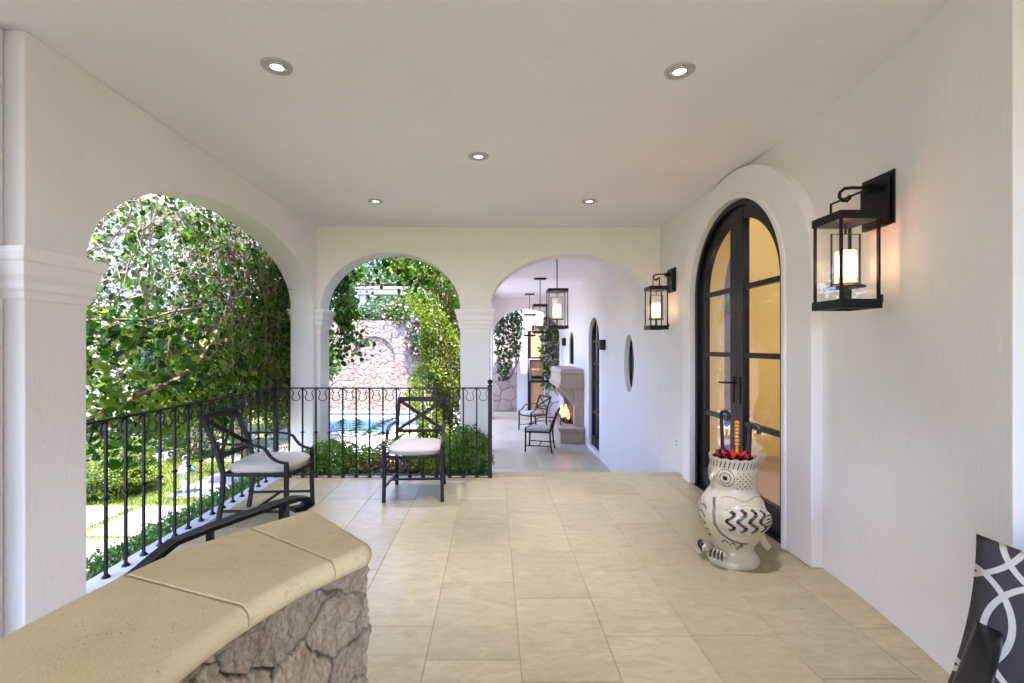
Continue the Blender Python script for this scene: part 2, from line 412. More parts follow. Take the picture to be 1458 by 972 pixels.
# ------------------------------------------------------------------ walls with openings
def opening_wall(u0, u1, v0, v1, openings, thick, mapf, ustep=None):
    """flat or curved wall; openings = list of (ua, ub, lo(u), hi(u), n); mapf(u, v, w) -> point"""
    mb = MB()
    cols = []  # (ua, ub, list of (vlo_a, vhi_a, vlo_b, vhi_b))
    us = sorted({u0, u1} | {o[0] for o in openings} | {o[1] for o in openings})
    def put(q): return mapf(*q)
    solid_edges = []
    for a, b in zip(us[:-1], us[1:]):
        op = next((o for o in openings if abs(o[0]-a) < 1e-9 and abs(o[1]-b) < 1e-9), None)
        if op is None:
            n = 1 if not ustep else max(1, int((b-a)/ustep))
            def marks(uu):
                r_ = set()
                for o in openings:
                    for e_ in (o[0], o[1]):
                        if abs(e_-uu) < 1e-9:
                            for h_ in (o[2](e_), o[3](e_)):
                                if v0+1e-6 < h_ < v1-1e-6: r_.add(round(h_, 6))
                return sorted(r_)
            for i in range(n):
                ua, ub = a+(b-a)*i/n, a+(b-a)*(i+1)/n
                ma = marks(a) if i == 0 else []; mk = marks(b) if i == n-1 else []
                for wv, flip in ((0, False), (thick, True)):
                    q = [put((ua, v0, wv)), put((ub, v0, wv))]+[put((ub, h_, wv)) for h_ in mk]+[put((ub, v1, wv)), put((ua, v1, wv))]+[put((ua, h_, wv)) for h_ in ma[::-1]]
                    ids = tuple(range(len(q)))
                    mb.add(q, [ids[::-1] if flip else ids], 0, bool(ustep))
                mb.add([put((ua, v1, 0)), put((ub, v1, 0)), put((ub, v1, thick)), put((ua, v1, thick))], [(0, 1, 2, 3)])
        else:
            n = op[4]; lo, hi = op[2], op[3]
            ts = [.5-.5*math.cos(math.pi*i/n) for i in range(n+1)]
            for i in range(n):
                ua, ub = a+(b-a)*ts[i], a+(b-a)*ts[i+1]
                ha, hb, la, lb = hi(ua), hi(ub), lo(ua), lo(ub)
                for wv, flip in ((0, False), (thick, True)):
                    q = [put((ua, ha, wv)), put((ub, hb, wv)), put((ub, v1, wv)), put((ua, v1, wv))]
                    mb.add(q, [(3, 2, 1, 0) if flip else (0, 1, 2, 3)], 0, bool(ustep))
                    if min(la, lb) > v0+1e-6:
                        q = [put((ua, v0, wv)), put((ub, v0, wv)), put((ub, lb, wv)), put((ua, la, wv))]
                        mb.add(q, [(3, 2, 1, 0) if flip else (0, 1, 2, 3)], 0, bool(ustep))
                mb.add([put((ua, ha, 0)), put((ua, ha, thick)), put((ub, hb, thick)), put((ub, hb, 0))], [(0, 1, 2, 3)], 0, True)
                if min(la, lb) > v0+1e-6:
                    mb.add([put((ua, la, 0)), put((ub, lb, 0)), put((ub, lb, thick)), put((ua, la, thick))], [(0, 1, 2, 3)], 0, True)
                mb.add([put((ua, v1, 0)), put((ub, v1, 0)), put((ub, v1, thick)), put((ua, v1, thick))], [(0, 1, 2, 3)])
            for uu in (a, b):
                if hi(uu)-lo(uu) > 1e-4:
                    mb.add([put((uu, lo(uu), 0)), put((uu, hi(uu), 0)), put((uu, hi(uu), thick)), put((uu, lo(uu), thick))], [(0, 1, 2, 3)])
    for uu in (u0, u1):
        mb.add([put((uu, v0, 0)), put((uu, v1, 0)), put((uu, v1, thick)), put((uu, v0, thick))], [(0, 1, 2, 3)])
    return mb
def arch(c, half, spring, rise, base, n=28):
    def hi(u):
        k = min(1, abs(u-c)/half); return spring+rise*math.sqrt(max(0, 1-k*k))
    return (c-half, c+half, lambda u: base, hi, n)

CEIL = 2.92; LOW = -.80; SPR = 1.886
XS = [(1.72, 1.925), (1.98, 1.968), (2.25, 2.025), (2.5, 2.066), (2.75, 2.095), (3.0, 2.108), (3.7, 2.112), (5.0, 2.09), (5.8, 2.078), (8, 2.062), (9, 2.06), (14.3, 2.06)]
def wallX(y):
    return float(np.interp(y, [a for a, _ in XS], [b for _, b in XS]))
# ================================================================== SETTING
# ground
mb = MB(); mb.box(-120, 120, -60, 220, LOW-.3, LOW)
structure(mb.build('ground', M['turf']))
# paths and paved places (sheets a little above the turf)
mb = MB()
def slab(x0, x1, y0, y1, h=.012): mb.box(x0, x1, y0, y1, LOW-.05, LOW+h)
for y0, y1 in ((1.2, 2.75), (2.9, 3.95), (4.1, 5.32), (5.42, 6.42)): slab(-4.84, -3.42, y0, y1)
slab(-4.84, -3.42, 6.80, 8.3); slab(-4.84, -3.42, 8.45, 9.6)
for y0, y1 in ((1.5, 3.2), (3.35, 4.9), (5.05, 6.42)): slab(-6.5, -4.96, y0, y1)
structure(mb.build('path', M['paver'], bevel=.006))
mb = MB(); mb.box(-5.6, -.42, 8.9, 15.45, LOW-.05, LOW+.014)
structure(mb.build('pool_terrace', M['deck']))
mb = MB(); mb.box(-5.05, -1.75, 11.7, 13.75, LOW-.04, LOW+.024)
structure(mb.build('pool_water', M['water']))
mb = MB(); mb.box(-.44, 2.2, 6.3, 20, LOW-.05, LOW+.006); structure(mb.build('gallery_subfloor', M['grout']))

def tiles(name, mat, rects, top, thick=.02, gap=.0022, parent=None):
    mbt = MB(); tones = []
    for (x0, x1, y0, y1) in rects:
        k = .89+.16*random.random(); wm = (random.random()-.5)*.025
        g = gap/2
        b = .0025
        X0, X1, Y0, Y1 = x0+g, x1-g, y0+g, y1-g
        v = [(X0, Y0, top-thick), (X1, Y0, top-thick), (X1, Y1, top-thick), (X0, Y1, top-thick),
             (X0, Y0, top-b), (X1, Y0, top-b), (X1, Y1, top-b), (X0, Y1, top-b),
             (X0+b, Y0+b, top), (X1-b, Y0+b, top), (X1-b, Y1-b, top), (X0+b, Y1-b, top)]
        f = [(0, 1, 5, 4), (1, 2, 6, 5), (2, 3, 7, 6), (3, 0, 4, 7), (4, 5, 9, 8), (5, 6, 10, 9), (6, 7, 11, 10), (7, 4, 8, 11), (8, 9, 10, 11)]
        mbt.add(v, f); tones += [(k+wm, k, k-wm, 1)]*12
    o = mbt.build(name, mat, parent)
    a = o.data.color_attributes.new('tone', 'FLOAT_COLOR', 'POINT')
    a.data.foreach_set('color', np.array(tones, np.float32).ravel())
    return o
TW = .4265; X0 = .119
known = {0: [2.61, 3.245, 3.95, 4.88], 2: [1.6, 2.28, 2.98, 3.72, 4.45, 4.88], 3: [1.98, 2.63, 3.35, 4.1, 4.88], 4: [2.337, 3.0, 3.7, 4.4, 4.88],
         -1: [2.1, 2.79, 3.62, 4.33, 4.88], -2: [2.35, 3.02, 3.7, 4.42, 4.88], 1: [2.27, 2.92, 3.55, 4.2, 4.88], 5: [2.02, 2.69, 3.4, 4.15, 4.88]}
rects = []
for k in range(-6, 5):
    x0, x1 = X0+TW*k, X0+TW*(k+1)
    if k == -6: x0 = -2.30
    ys = known.get(k, [2.2+.3*random.random(), 2.95, 3.6+.1*random.random(), 4.3, 4.88])
    near = ys[0]
    while near > -4.4:
        near -= .58+.14*random.random(); ys = [near]+ys
    for a, b in zip(ys[:-1], ys[1:]): rects.append((x0, min(x1, 2.14), a, b))
xs = [-2.30, -1.62, -.95, -.28, .46, 1.1, 1.75, 2.12]
for a, b in zip(xs[:-1], xs[1:]):
    rects.append((a, b, 4.88, 5.06))
for a, b in zip([-.04, .56, 1.2, 1.66, 2.1][:-1], [-.04, .56, 1.2, 1.66, 2.1][1:]): rects.append((a, b, 5.06, 5.245))
fl = structure(tiles('floor', M['tile'], rects, 0.0))
mb = MB(); mb.box(-2.44, 2.3, -4.52, 5.055, -.30, -.0035); mb.box(-.05, 2.2, 5.0551, 5.23, -.30, -.0035)
structure(mb.build('floor_slab', M['grout']))
mb = MB(); mb.box(-2.46, -2.30, 2.45, 5.06, LOW-.05, .004); mb.box(-2.30, -.05, 5.062, 5.12, LOW-.05, .004)
structure(mb.build('kerb', M['kerb'], bevel=.006))
# steps going down to the gallery
mb = MB()
for i in range(1, 5): mb.box(-.02, 2.12, 5.245+.30*(i-1), 5.245+.30*i, LOW-.05, -.16*i)
structure(mb.build('steps', M['tile_far'], bevel=.006).__class__ and bpy.data.objects['steps'])
sa = bpy.data.objects['steps'].data.color_attributes.new('tone', 'FLOAT_COLOR', 'POINT')
sa.data.foreach_set('color', np.ones(len(bpy.data.objects['steps'].data.vertices)*4, np.float32))
rects = []
for i, y in enumerate(np.arange(6.45, 19.5, .62)):
    off = (i % 2)*.4
    for x in np.arange(-.42-off, 2.1, .82): rects.append((max(-.42, x), min(x+.82, 2.12), y, y+.62))
structure(tiles('gallery_floor', M['tile_far'], [r for r in rects if r[1]-r[0] > .05], LOW+.03))
# planting bed between the railing and the arches
mb = MB(); mb.box(-2.6, -.06, 5.12, 5.80, LOW-.05, -.10); structure(mb.build('planting_bed', M['soil']))

# ceilings (with the flat roof above)
mb = MB(); mb.box(-2.505, 2.45, -4.5, 6.12, CEIL, CEIL+.14); structure(mb.build('ceiling', M['ceil']))  # run on unseen behind the camera to cut sky light from there
mb = MB(); mb.box(-.45, 2.45, 6.121, 14.42, CEIL, CEIL+.14); structure(mb.build('gallery_ceiling', M['ceil']))

# left arcade wall
def capital(parent, x0, x1, y0, y1, sides, name='capital'):
    """moulded capital wrapped round a pier footprint; sides = which faces stick out"""
    mbc = MB()
    prof = [(SPR, .060), (SPR-.028, .066), (SPR-.062, .058), (SPR-.070, .046), (SPR-.13, .040), (SPR-.155, .020), (SPR-.165, .030), (SPR-.195, .030), (SPR-.205, .016), (SPR-.24, .010), (SPR-.25, -.004)]
    rings = []
    for h, p in [(SPR, -.004)]+prof:
        a = x0-(p if 'l' in sides else 0); b = x1+(p if 'r' in sides else 0)
        c = y0-(p if 'n' in sides else 0); d = y1+(p if 'f' in sides else 0)
        rings.append([(a, c, h), (b, c, h), (b, d, h), (a, d, h)])
    mbc.rings(rings, True, True, True, 0, False)
    return mbc.build(name, M['trim'], parent, bevel=.003)
W = thing('arcade_wall', (-2.36, 2.19, 0), 'white plastered wall with the wide vine filled arch beside the railing', 'wall')
def place(o, parent):
    o.parent = parent; o.matrix_parent_inverse = Matrix.Translation(-Vector(parent.location)) if parent.rotation_euler.z == 0 else parent.matrix_world.inverted(); return o
def wbuild(mbx, name, mat, parent, **k):
    o = mbx.build(name, mat, None, **k)
    M4 = Matrix.Translation(parent.location) @ Matrix.Rotation(parent.rotation_euler.z, 4, 'Z')
    o.data.transform(M4.inverted()); o.parent = parent; return o
mb = opening_wall(2.19, 5.80, LOW, CEIL, [arch(4.115, 1.585, SPR, .73, LOW, 40)], .28, lambda u, v, t: (-2.22-t, u, v))
wbuild(mb, 'wall', M['plaster'], W, sharp=35, bevel=.008, merge=True)
def wcap(parent, *a):
    o = capital(None, *a); o.data.transform(Matrix.Translation(-Vector(parent.location))); o.parent = parent
wcap(W, -2.50, -2.22, 2.19, 2.53, 'lrnf'); 
mb = MB(); mb.box(-2.50, -2.22, -4.5, 2.02, LOW, CEIL-.001); wbuild(mb, 'sky_block_wall', M['plaster'], W)  # unseen wall added to keep sky light off the pillar front
mb = MB(); mb.box(-2.50, -2.31, 2.10, 2.188, LOW, CEIL-.002); wbuild(mb, 'pilaster', M['plaster'], W, bevel=.008)
# far arch wall
W2 = thing('arch_wall', (0, 5.8, 0), 'white wall with two arches at the far end of the terrace', 'wall')
mb = opening_wall(-2.52, 2.10, LOW, CEIL, [arch(-1.295, .875, SPR, .71, LOW, 36), arch(1.0125, 1.0625, SPR, .69, LOW, 36)], .32, lambda u, v, t: (u, 5.8+t, v))
wbuild(mb, 'wall', M['plaster'], W2, sharp=35, bevel=.008, merge=True)
wcap(W2, -.42, -.05, 5.8, 6.12, 'lrnf'); wcap(W2, -2.50, -2.17, 5.8, 6.12, 'lrnf')
# right wall
HALL = 3.98
W3 = thing('house_wall', (2.1, 4, 0), 'long white house wall with arched door, oval window and wall lanterns', 'wall')
def oval(c, half, zc, zh, n=24):
    def e(u): return zh*math.sqrt(max(0, 1-((u-c)/half)**2))
    return (c-half, c+half, lambda u: zc-e(u), lambda u: zc+e(u), n)
DO = arch(4.025, .755, 1.93, .735, 0.0, 36)
mb = opening_wall(1.72, 14.3, LOW, CEIL, [DO, oval(7.1, .25, 1.16, .44), arch(9.56, .50, 1.55, .47, LOW+.10, 24), arch(12.3, .36, 1.45, .36, .95, 16)], .19,
                  lambda u, v, t: (wallX(u)+t, u, v), ustep=.25)
wbuild(mb, 'wall', M['plaster'], W3, merge=True, sharp=35)
mb = MB(); mb.box(2.06, 2.6, -4.5, 1.699, LOW, CEIL-.002); wbuild(mb, 'wall_return', M['plaster'], W3)
# gallery arcade and its end wall
W4 = thing('gallery_arcade', (-.2, 10, 0), 'white arcade along the garden side of the gallery', 'wall')
mb = opening_wall(6.13, 14.1, LOW, CEIL, [arch(7.95, 1.6, 1.8, .85, LOW, 20), arch(11.85, 1.95, 1.8, .85, LOW, 20)], .30, lambda u, v, t: (-.06-t, u, v))  # hidden from view, arches widened to let daylight into the gallery
wbuild(mb, 'wall', M['plaster'], W4, sharp=35)
W5 = thing('gallery_end_wall', (1, 14.1, 0), 'white end wall of the gallery with one arch beyond the hanging lanterns', 'wall')
mb = opening_wall(-.4, 2.3, LOW, CEIL, [arch(1.0, 1.02, 1.75, .82, LOW, 24)], .30, lambda u, v, t: (u, 14.1+t, v))
wbuild(mb, 'wall', M['plaster'], W5, sharp=35)

# ------------------------------------------------------------------ french door
D = thing('french_door', (2.1, 4.025, 0), 'tall arched black double door with glass panes in a white surround', 'door')
def band(ci, hi_, si, ri, co, ho, so_, ro, xf, xb, base, n=40):
    m = MB(); pts = []
    for i in range(-6, n+7):
        if i < 0: k = (i+6)/6; pts.append(((ci+hi_, base+(si-base)*k), (co+ho, base+(so_-base)*k)))
        elif i > n: k = 1-(i-n)/6; pts.append(((ci-hi_, base+(si-base)*k), (co-ho, base+(so_-base)*k)))
        else:
            a = math.pi*i/n
            pts.append(((ci+hi_*math.cos(a), si+ri*math.sin(a)), (co+ho*math.cos(a), so_+ro*math.sin(a))))
    rings = [[(xf, a[0], a[1]), (xf, b[0], b[1]), (xb, b[0], b[1]), (xb, a[0], a[1])] for a, b in pts]
    m.rings(rings, True, True, True, 0, True); return m
wbuild(band(4.025, .795, 1.93, .775, 3.98, 1.015, 1.93, .975, 2.032, 2.125, 0.002), 'surround', M['trim'], D, sharp=35, bevel=.006)
wbuild(band(4.025, .762, 1.93, .742, 4.025, .805, 1.93, .785, 2.018, 2.115, 0.003), 'moulding', M['trim'], D, sharp=35, bevel=.008)
wbuild(band(4.025, .715, 1.93, .695, 4.025, .757, 1.93, .737, 2.075, 2.20, 0.004), 'door_frame', M['blackwood'], D, sharp=35, bevel=.004)
def leaf(y0, y1, sgn):
    """one door leaf; hinge side at the frame, meeting stile at the middle"""
    c = 4.025; half = .712; top = lambda y: 1.93+.692*math.sqrt(max(0, 1-((y-c)/half)**2))
    m = MB(); xf, xb = 2.105, 2.165
    lo, hi2 = (y0, y1)
    sw = .105
    out = y0 if sgn < 0 else y1-0; inn = y1 if sgn < 0 else y0
    # meeting stile
    a, b = (inn-sw, inn) if sgn < 0 else (inn, inn+sw)
    v = []
    for yy in (a, b):
        v += [(xf, yy, .012), (xb, yy, .012), (xb, yy, top(yy)-.004), (xf, yy, top(yy)-.004)]
    m.add(v, [(0, 3, 2, 1), (4, 5, 6, 7), (0, 4, 7, 3), (1, 2, 6, 5), (3, 7, 6, 2), (0, 1, 5, 4)])
    # outer stile and curved head as one band
    pts = []
    N = 24
    for i in range(4): k = i/4; pts.append((half, .012+(1.93-.012)*k, half-sw, .012+(1.93-.012)*k))
    for i in range(N+1):
        an = math.pi/2*i/N
        pts.append((half*math.cos(an), 1.93+.692*math.sin(an), (half-sw)*math.cos(an), 1.93+(.692-sw)*math.sin(an)))
    rings = []
    for o1, h1, o2, h2 in pts:
        ya, yb = c+sgn*max(o1, .012), c+sgn*max(o2, .012)
        rings.append([(xf+.003, ya, h1), (xf+.003, yb, h2), (xb-.003, yb, h2), (xb-.003, ya, h1)])
    m.rings(rings, True, True, True, 0, False)
    # rails
    pa, pb = (c+sgn*(half-sw+.01), c+sgn*(sw-.01)); pa, pb = min(pa, pb), max(pa, pb)
    m.box(xf+.002, xb-.002, pa, pb, .013, .215)
    for h in (.765, 1.345, 1.925): m.box(xf+.008, xb-.008, pa, pb, h-.022, h+.022)
    o = wbuild(m, 'door_leaf', M['blackwood'], D, bevel=.004)
    g = MB(); rg = []
    ys = np.linspace(pa-.012, pb+.012, 13)
    vv = []; ff = []
    for yy in ys:
        kk = min(1, abs(yy-c)/(half-sw)); tt = 1.93+(.692-sw+.01)*math.sqrt(max(0, 1-kk*kk))
        vv += [(2.135, yy, .205), (2.135, yy, tt)]
    for i in range(12): ff.append((2*i, 2*i+2, 2*i+3, 2*i+1))
    g.add(vv, ff); wbuild(g, 'glass', M['glass'], o) if False else None
    go = g.build('glass', M['glass']); go.data.transform(Matrix.Translation(-Vector(D.location))); go.parent = o
    hm = MB()
    hy = c+sgn*.052
    hm.box(2.098, 2.1055, hy-.016, hy+.016, .93, 1.16)
    if sgn > 0:
        hm.tube([(2.10, hy, 1.10), (2.05, hy, 1.10), (2.045, hy+.02, 1.10), (2.045, hy+.13, 1.095)], .009)
    ho = hm.build('handle', M['iron'], bevel=.002); ho.data.transform(Matrix.Translation(-Vector(D.location))); ho.parent = o
leaf(3.313, 4.025, -1); leaf(4.025, 4.737, 1)
mb = MB(); mb.box(2.06, 2.30, 3.27, 4.78, -.011, .008); wbuild(mb, 'threshold', M['blackwood'], D, bevel=.003)

wbuild(band(4.025, .720, 1.93, .700, 4.025, .754, 1.93, .734, 2.2015, 2.36, 0.004), 'lining', M['yellow'], D, sharp=35)
# room behind the door
mb = MB(); mb.box(2.36, 7.0, 1.9, 6.1, -.05, .0); structure(mb.build('room_floor', M['wood_floor']))
r = thing('interior_wall', (4.6, 6.1, 0), 'yellow painted walls of the room behind the glass door', 'wall')
mb = MB(); mb.box(2.36, 7.0, 6.0, 6.2, 0, 3.3); mb.box(7.0, 7.2, 1.9, 6.2, 0, 3.3); mb.box(2.36, 7.2, 1.7, 1.9, 0, 3.3)
wbuild(mb, 'wall', M['yellow'], r)
mb = MB(); mb.box(2.451, 7.2, 3.25, 6.2, 3.301, 3.40); mb.box(2.451, 2.95, 1.7, 3.249, 3.301, 3.40); structure(mb.build('light_gap_roof', M['ceil']))  # unseen roof shaped for light: gap brightens room, strip keeps sun off terrace
cb = thing('cupboard', (3.0, 5.85, 0), 'tall grey blue panelled cupboard seen through the left leaf of the glass door', 'cupboard')
mb = MB(); mb.box(2.73, 3.06, 5.72, 5.99, 0, 2.42); mb.box(2.70, 3.09, 5.68, 5.99, 2.42, 2.50)
wbuild(mb, 'cabinet', M['greyblue'], cb, bevel=.006)
for z0, z1 in ((.12, 1.0), (1.1, 2.3)):
    mb = MB(); mb.box(2.77, 3.02, 5.705, 5.722, z0, z1); wbuild(mb, 'door_panel', M['greyblue'], cb, bevel=.008)

# oval window, gallery doors
ow = thing('oval_window', (2.1, 7.1, 1.16), 'oval dark window deep set in the white wall past the arch', 'window')
mb = MB()
def ov(c, hy, hz, x, n=40): return [(x, c+hy*math.cos(2*math.pi*k/n), 1.16+hz*math.sin(2*math.pi*k/n)) for k in range(n)]
mb.rings([ov(7.1, .248, .438, 2.14), ov(7.1, .215, .40, 2.135), ov(7.1, .205, .39, 2.17)], True, False, False, 0, True)
wbuild(mb, 'frame', M['blackwood'], ow, sharp=40)
mb = MB(); mb.add(ov(7.1, .249, .44, 2.165), [tuple(range(40))]); wbuild(mb, 'pane', M['darkglass'], ow)
mb = MB(); mb.box(2.125, 2.16, 7.085, 7.115, .77, 1.55); wbuild(mb, 'glazing_bar', M['blackwood'], ow)
gd = thing('gallery_door', (2.1, 9.56, LOW), 'narrow arched black glazed door beside the stone fireplace', 'door')
c = 9.56
mb = band(c, .42, 1.55, .40, c, .498, 1.55, .468, 2.12, 2.19, LOW+.10)
mb.box(2.125, 2.185, c-.06, c+.06, LOW+.10, 1.99); mb.box(2.125, 2.185, c-.45, c+.45, LOW+.10, LOW+.32)
for h in (.02, .62, 1.05, 1.52): mb.box(2.135, 2.175, c-.45, c+.45, h-.02, h+.02)
wbuild(mb, 'frame', M['blackwood'], gd, bevel=.004)
mb = MB(); n = 24
pts = [(c+.45, LOW+.12)]+[(c+.45*math.cos(math.pi*i/n), 1.55+.43*math.sin(math.pi*i/n)) for i in range(n+1)]+[(c-.45, LOW+.12)]
mb.add([(2.158, a, b) for a, b in pts], [tuple(range(len(pts)))]); wbuild(mb, 'pane', M['darkglass'], gd)
mb = MB(); mb.box(2.05, 2.31, c-.52, c+.52, LOW+.03, LOW+.099); wbuild(mb, 'sill', M['trim'], gd)
gw = thing('arched_window', (2.1, 12.3, 1), 'small arched dark window high on the wall beyond the fireplace', 'window')
c = 12.3
mb = MB(); pts = [(c+.355, .95)]+[(c+.355*math.cos(math.pi*i/16), 1.45+.355*math.sin(math.pi*i/16)) for i in range(17)]+[(c-.355, .95)]
mb.add([(2.15, a, b) for a, b in pts], [tuple(range(len(pts)))]); wbuild(mb, 'pane', M['darkglass'], gw)
mb = band(c, .28, 1.45, .28, c, .352, 1.45, .352, 2.09, 2.145, .952, 16); mb.box(2.10, 2.14, c-.03, c+.03, .955, 1.78); wbuild(mb, 'frame', M['blackwood'], gw)
for nm, y, h, s, lab in (('wall_speaker', 8.62, 1.45, .085, 'small square black box fixed to the wall near the narrow arched door'), ('wall_sconce', 13.3, 1.55, .10, 'small black wall box past the arched window in the gallery')):
    mb = MB(); mb.box(wallX(y)-.09, wallX(y)-.002, y-s, y+s, h-s*1.1, h+s*1.1)
    mb.box(wallX(y)-.10, wallX(y)-.091, y-s*.8, y+s*.8, h-s*.9, h+s*.9)
    tag(mb.build(nm, M['lampmetal'], bevel=.006), lab, 'wall fixture')
mb = MB(); x = wallX(5.27); mb.box(x-.010, x-.001, 5.235, 5.305, .265, .375)
ol = tag(mb.build('wall_outlet', M['white_plastic'], bevel=.003), 'white power outlet low on the wall beside the door surround', 'outlet')
for h in (.295, .335):
    mb = MB(); mb.box(x-.013, x-.0105, 5.256, 5.284, h, h+.014); mb.build('socket', M['greyblue'], ol)

# ------------------------------------------------------------------ recessed ceiling lights
def downlight(x, y, label):
    t = thing('ceiling_light', (x, y, CEIL), label, 'ceiling light', 'recessed lights in the terrace ceiling')
    m = MB(); m.lathe([(.078, 0), (.078, -.006), (.070, -.009), (.052, -.006), (.050, .004)], (0, 0, -.0005), 32, cap0=False, cap1=False); m.build('trim_ring', M['nickel'], t)
    m = MB(); m.lathe([(.049, -.004), (.047, -.010), (.036, -.012), (.034, -.003)], (0, 0, 0), 28, cap0=False, cap1=False); m.build('gimbal', M['chrome'], t)
    m = MB(); m.lathe([(.034, -.0035), (.02, -.006), (.004, -.007)], (0, 0, 0), 24, cap0=False); m.build('bulb', M['bulb'], t)
    L = bpy.data.lights.new('downlight', 'SPOT'); L.energy = 20; L.color = (.96, .97, 1); L.spot_size = R(62); L.spot_blend = 1; L.shadow_soft_size = .06
    o = bpy.data.objects.new('downlight', L); COL.objects.link(o); o.parent = t; o.location = (0, 0, -.03)
for x, y, l in ((-1.16, 2.48, 'round recessed ceiling light nearest the left pillar'), (1.01, 2.52, 'round recessed ceiling light nearest the large wall lantern'),
                (-.12, 3.65, 'round recessed ceiling light in the middle of the ceiling'), (-1.22, 4.78, 'small recessed ceiling light in front of the vine framed arch'),
                (.985, 4.78, 'small recessed ceiling light in front of the right arch')): downlight(x, y, l)

# ------------------------------------------------------------------ lanterns
def lantern_box(t, wd, ht, z0, lamp_w):
    """box lantern centred on the local origin, bottom at z0"""
    h = wd/2; b = .012
    m = MB(); m.box(-h, h, -h, h, z0+ht-.045, z0+ht); m.build('lantern_roof', M['lampmetal'], t, bevel=.003)
    m = MB()
    for sx, sy, ln in ((0, -1, 1), (0, 1, 1), (-1, 0, 0), (1, 0, 0)):
        if ln: m.box(-h, h, sy*h-(.03 if sy > 0 else 0), sy*h+(.03 if sy < 0 else 0), z0, z0+.048)
        else: m.box(sx*h-(.03 if sx > 0 else 0), sx*h+(.03 if sx < 0 else 0), -h+.031, h-.031, z0, z0+.047)
    m.box(-h+.02, h-.02, -.012, .012, z0+.012, z0+.03)
    m.build('base_frame', M['lampmetal'], t, bevel=.002)
    for sx in (-1, 1):
        for sy in (-1, 1):
            m = MB(); m.box(sx*(h-b)-b/2, sx*(h-b)+b/2, sy*(h-b)-b/2, sy*(h-b)+b/2, z0+.047, z0+ht-.044); m.build('corner_post', M['lampmetal'], t)
    for sx, sy in ((0, -1), (0, 1), (-1, 0), (1, 0)):
        m = MB(); q = h-b; a, c_ = z0+.045, z0+ht-.043
        if sy: m.add([(-q, sy*q, a), (q, sy*q, a), (q, sy*q, c_), (-q, sy*q, c_)], [(0, 1, 2, 3)])
        else: m.add([(sx*q, -q, a), (sx*q, q, a), (sx*q, q, c_), (sx*q, -q, c_)], [(0, 1, 2, 3)])
        m.build('glass_pane', M['lampglass'], t)
    s_ = ht/.5; r = .05*s_*.95
    zc = z0+.115*s_
    m = MB(); m.lathe([(.085*s_, 0), (.088*s_, .006), (.07*s_, .016), (r+.01, .024)], (0, 0, zc), 24); m.lathe([(.012, z0+.03-zc), (.012, 0)], (0, 0, zc), 10)
    fw = .075*s_; top = z0+ht-.10*s_
    m.tube([(-fw, 0, zc+.01), (-fw, 0, top), (fw, 0, top), (fw, 0, zc+.01)], .005*s_, 6)
    m.tube([(0, 0, top), (0, 0, z0+ht-.044)], .006, 6)
    cr = m.build('candle_tray', M['lampmetal'], t, sharp=40)
    m = MB(); m.lathe([(r, .02), (r, .19*s_), (r*.86, .196*s_), (r*.8, .185*s_)], (0, 0, zc), 24, cap1=False)
    m.lathe([(.001, .186*s_), (r*.8, .186*s_)], (0, 0, zc), 24)
    m.build('candle', M['candle_body'], t, sharp=50)
    m = MB(); m.lathe([(r*1.004, .055*s_), (r*1.004, .17*s_)], (0, 0, zc), 24, cap0=False, cap1=False); m.build('candle_glow', M['candle'], t)
    L = bpy.data.lights.new('lantern_lamp', 'POINT'); L.energy = lamp_w; L.color = (1, .58, .24); L.shadow_soft_size = .05
    o = bpy.data.objects.new('lantern_lamp', L); COL.objects.link(o); o.parent = t; o.location = (0, 0, zc+.26*s_)
def wall_lantern(y, label):
    wx = wallX(y)
    t = thing('wall_lantern', (wx-.192, y, 0), label, 'wall lantern', 'black lanterns on the house wall')
    lantern_box(t, .215, .50, 1.615, .03)
    m = MB(); m.box(.168, .191, -.105, .105, 2.05, 2.325); m.box(.155, .1675, -.085, .085, 2.07, 2.305); m.build('back_plate', M['lampmetal'], t, bevel=.003)
    m = MB()
    m.box(.105, .156, -.022, .022, 2.235, 2.275)
    m.tube([(.11, 0, 2.262), (.03, 0, 2.262), (-.005, 0, 2.258), (-.03, 0, 2.238), (-.034, 0, 2.214), (-.018, 0, 2.194), (.008, 0, 2.192), (.022, 0, 2.206), (.018, 0, 2.222)], .0085, 8)
    m.build('arm', M['lampmetal'], t, sharp=50)
    m = MB(); m.tube([(0, -.108, 2.112), (0, -.108, 2.206), (0, .108, 2.206), (0, .108, 2.112)], .0065, 6); m.build('bail', M['lampmetal'], t, sharp=50)
    for h in (1.665, 2.06):
        m = MB(); m.box(.1085, .116, -.10, -.085, h-.02, h+.02); m.build('hinge', M['lampmetal'], t)
    return t
wall_lantern(2.46, 'large black wall lantern right of the double door, nearest the patterned cushion')
wall_lantern(5.40, 'black wall lantern left of the double door, beside the right arch')
def pendant(y, label):
    t = thing('pendant_lantern', (1.02, y, 0), label, 'pendant lantern', 'glass lanterns hanging in the gallery')
    lantern_box(t, .32, .635, 1.705, .12)
    m = MB(); m.tube([(0, 0, 2.34), (0, 0, CEIL-.02)], .009, 8); m.build('rod', M['lampmetal'], t)
    m = MB(); m.box(-.13, .13, -.09, .09, CEIL-.03, CEIL-.001); m.build('canopy', M['lampmetal'], t, bevel=.004)
pendant(7.47, 'largest looking glass lantern hanging nearest in the gallery')
pendant(10.2, 'middle glass lantern of the three hanging in the gallery')
pendant(13.2, 'farthest and smallest looking of the three hanging glass lanterns')

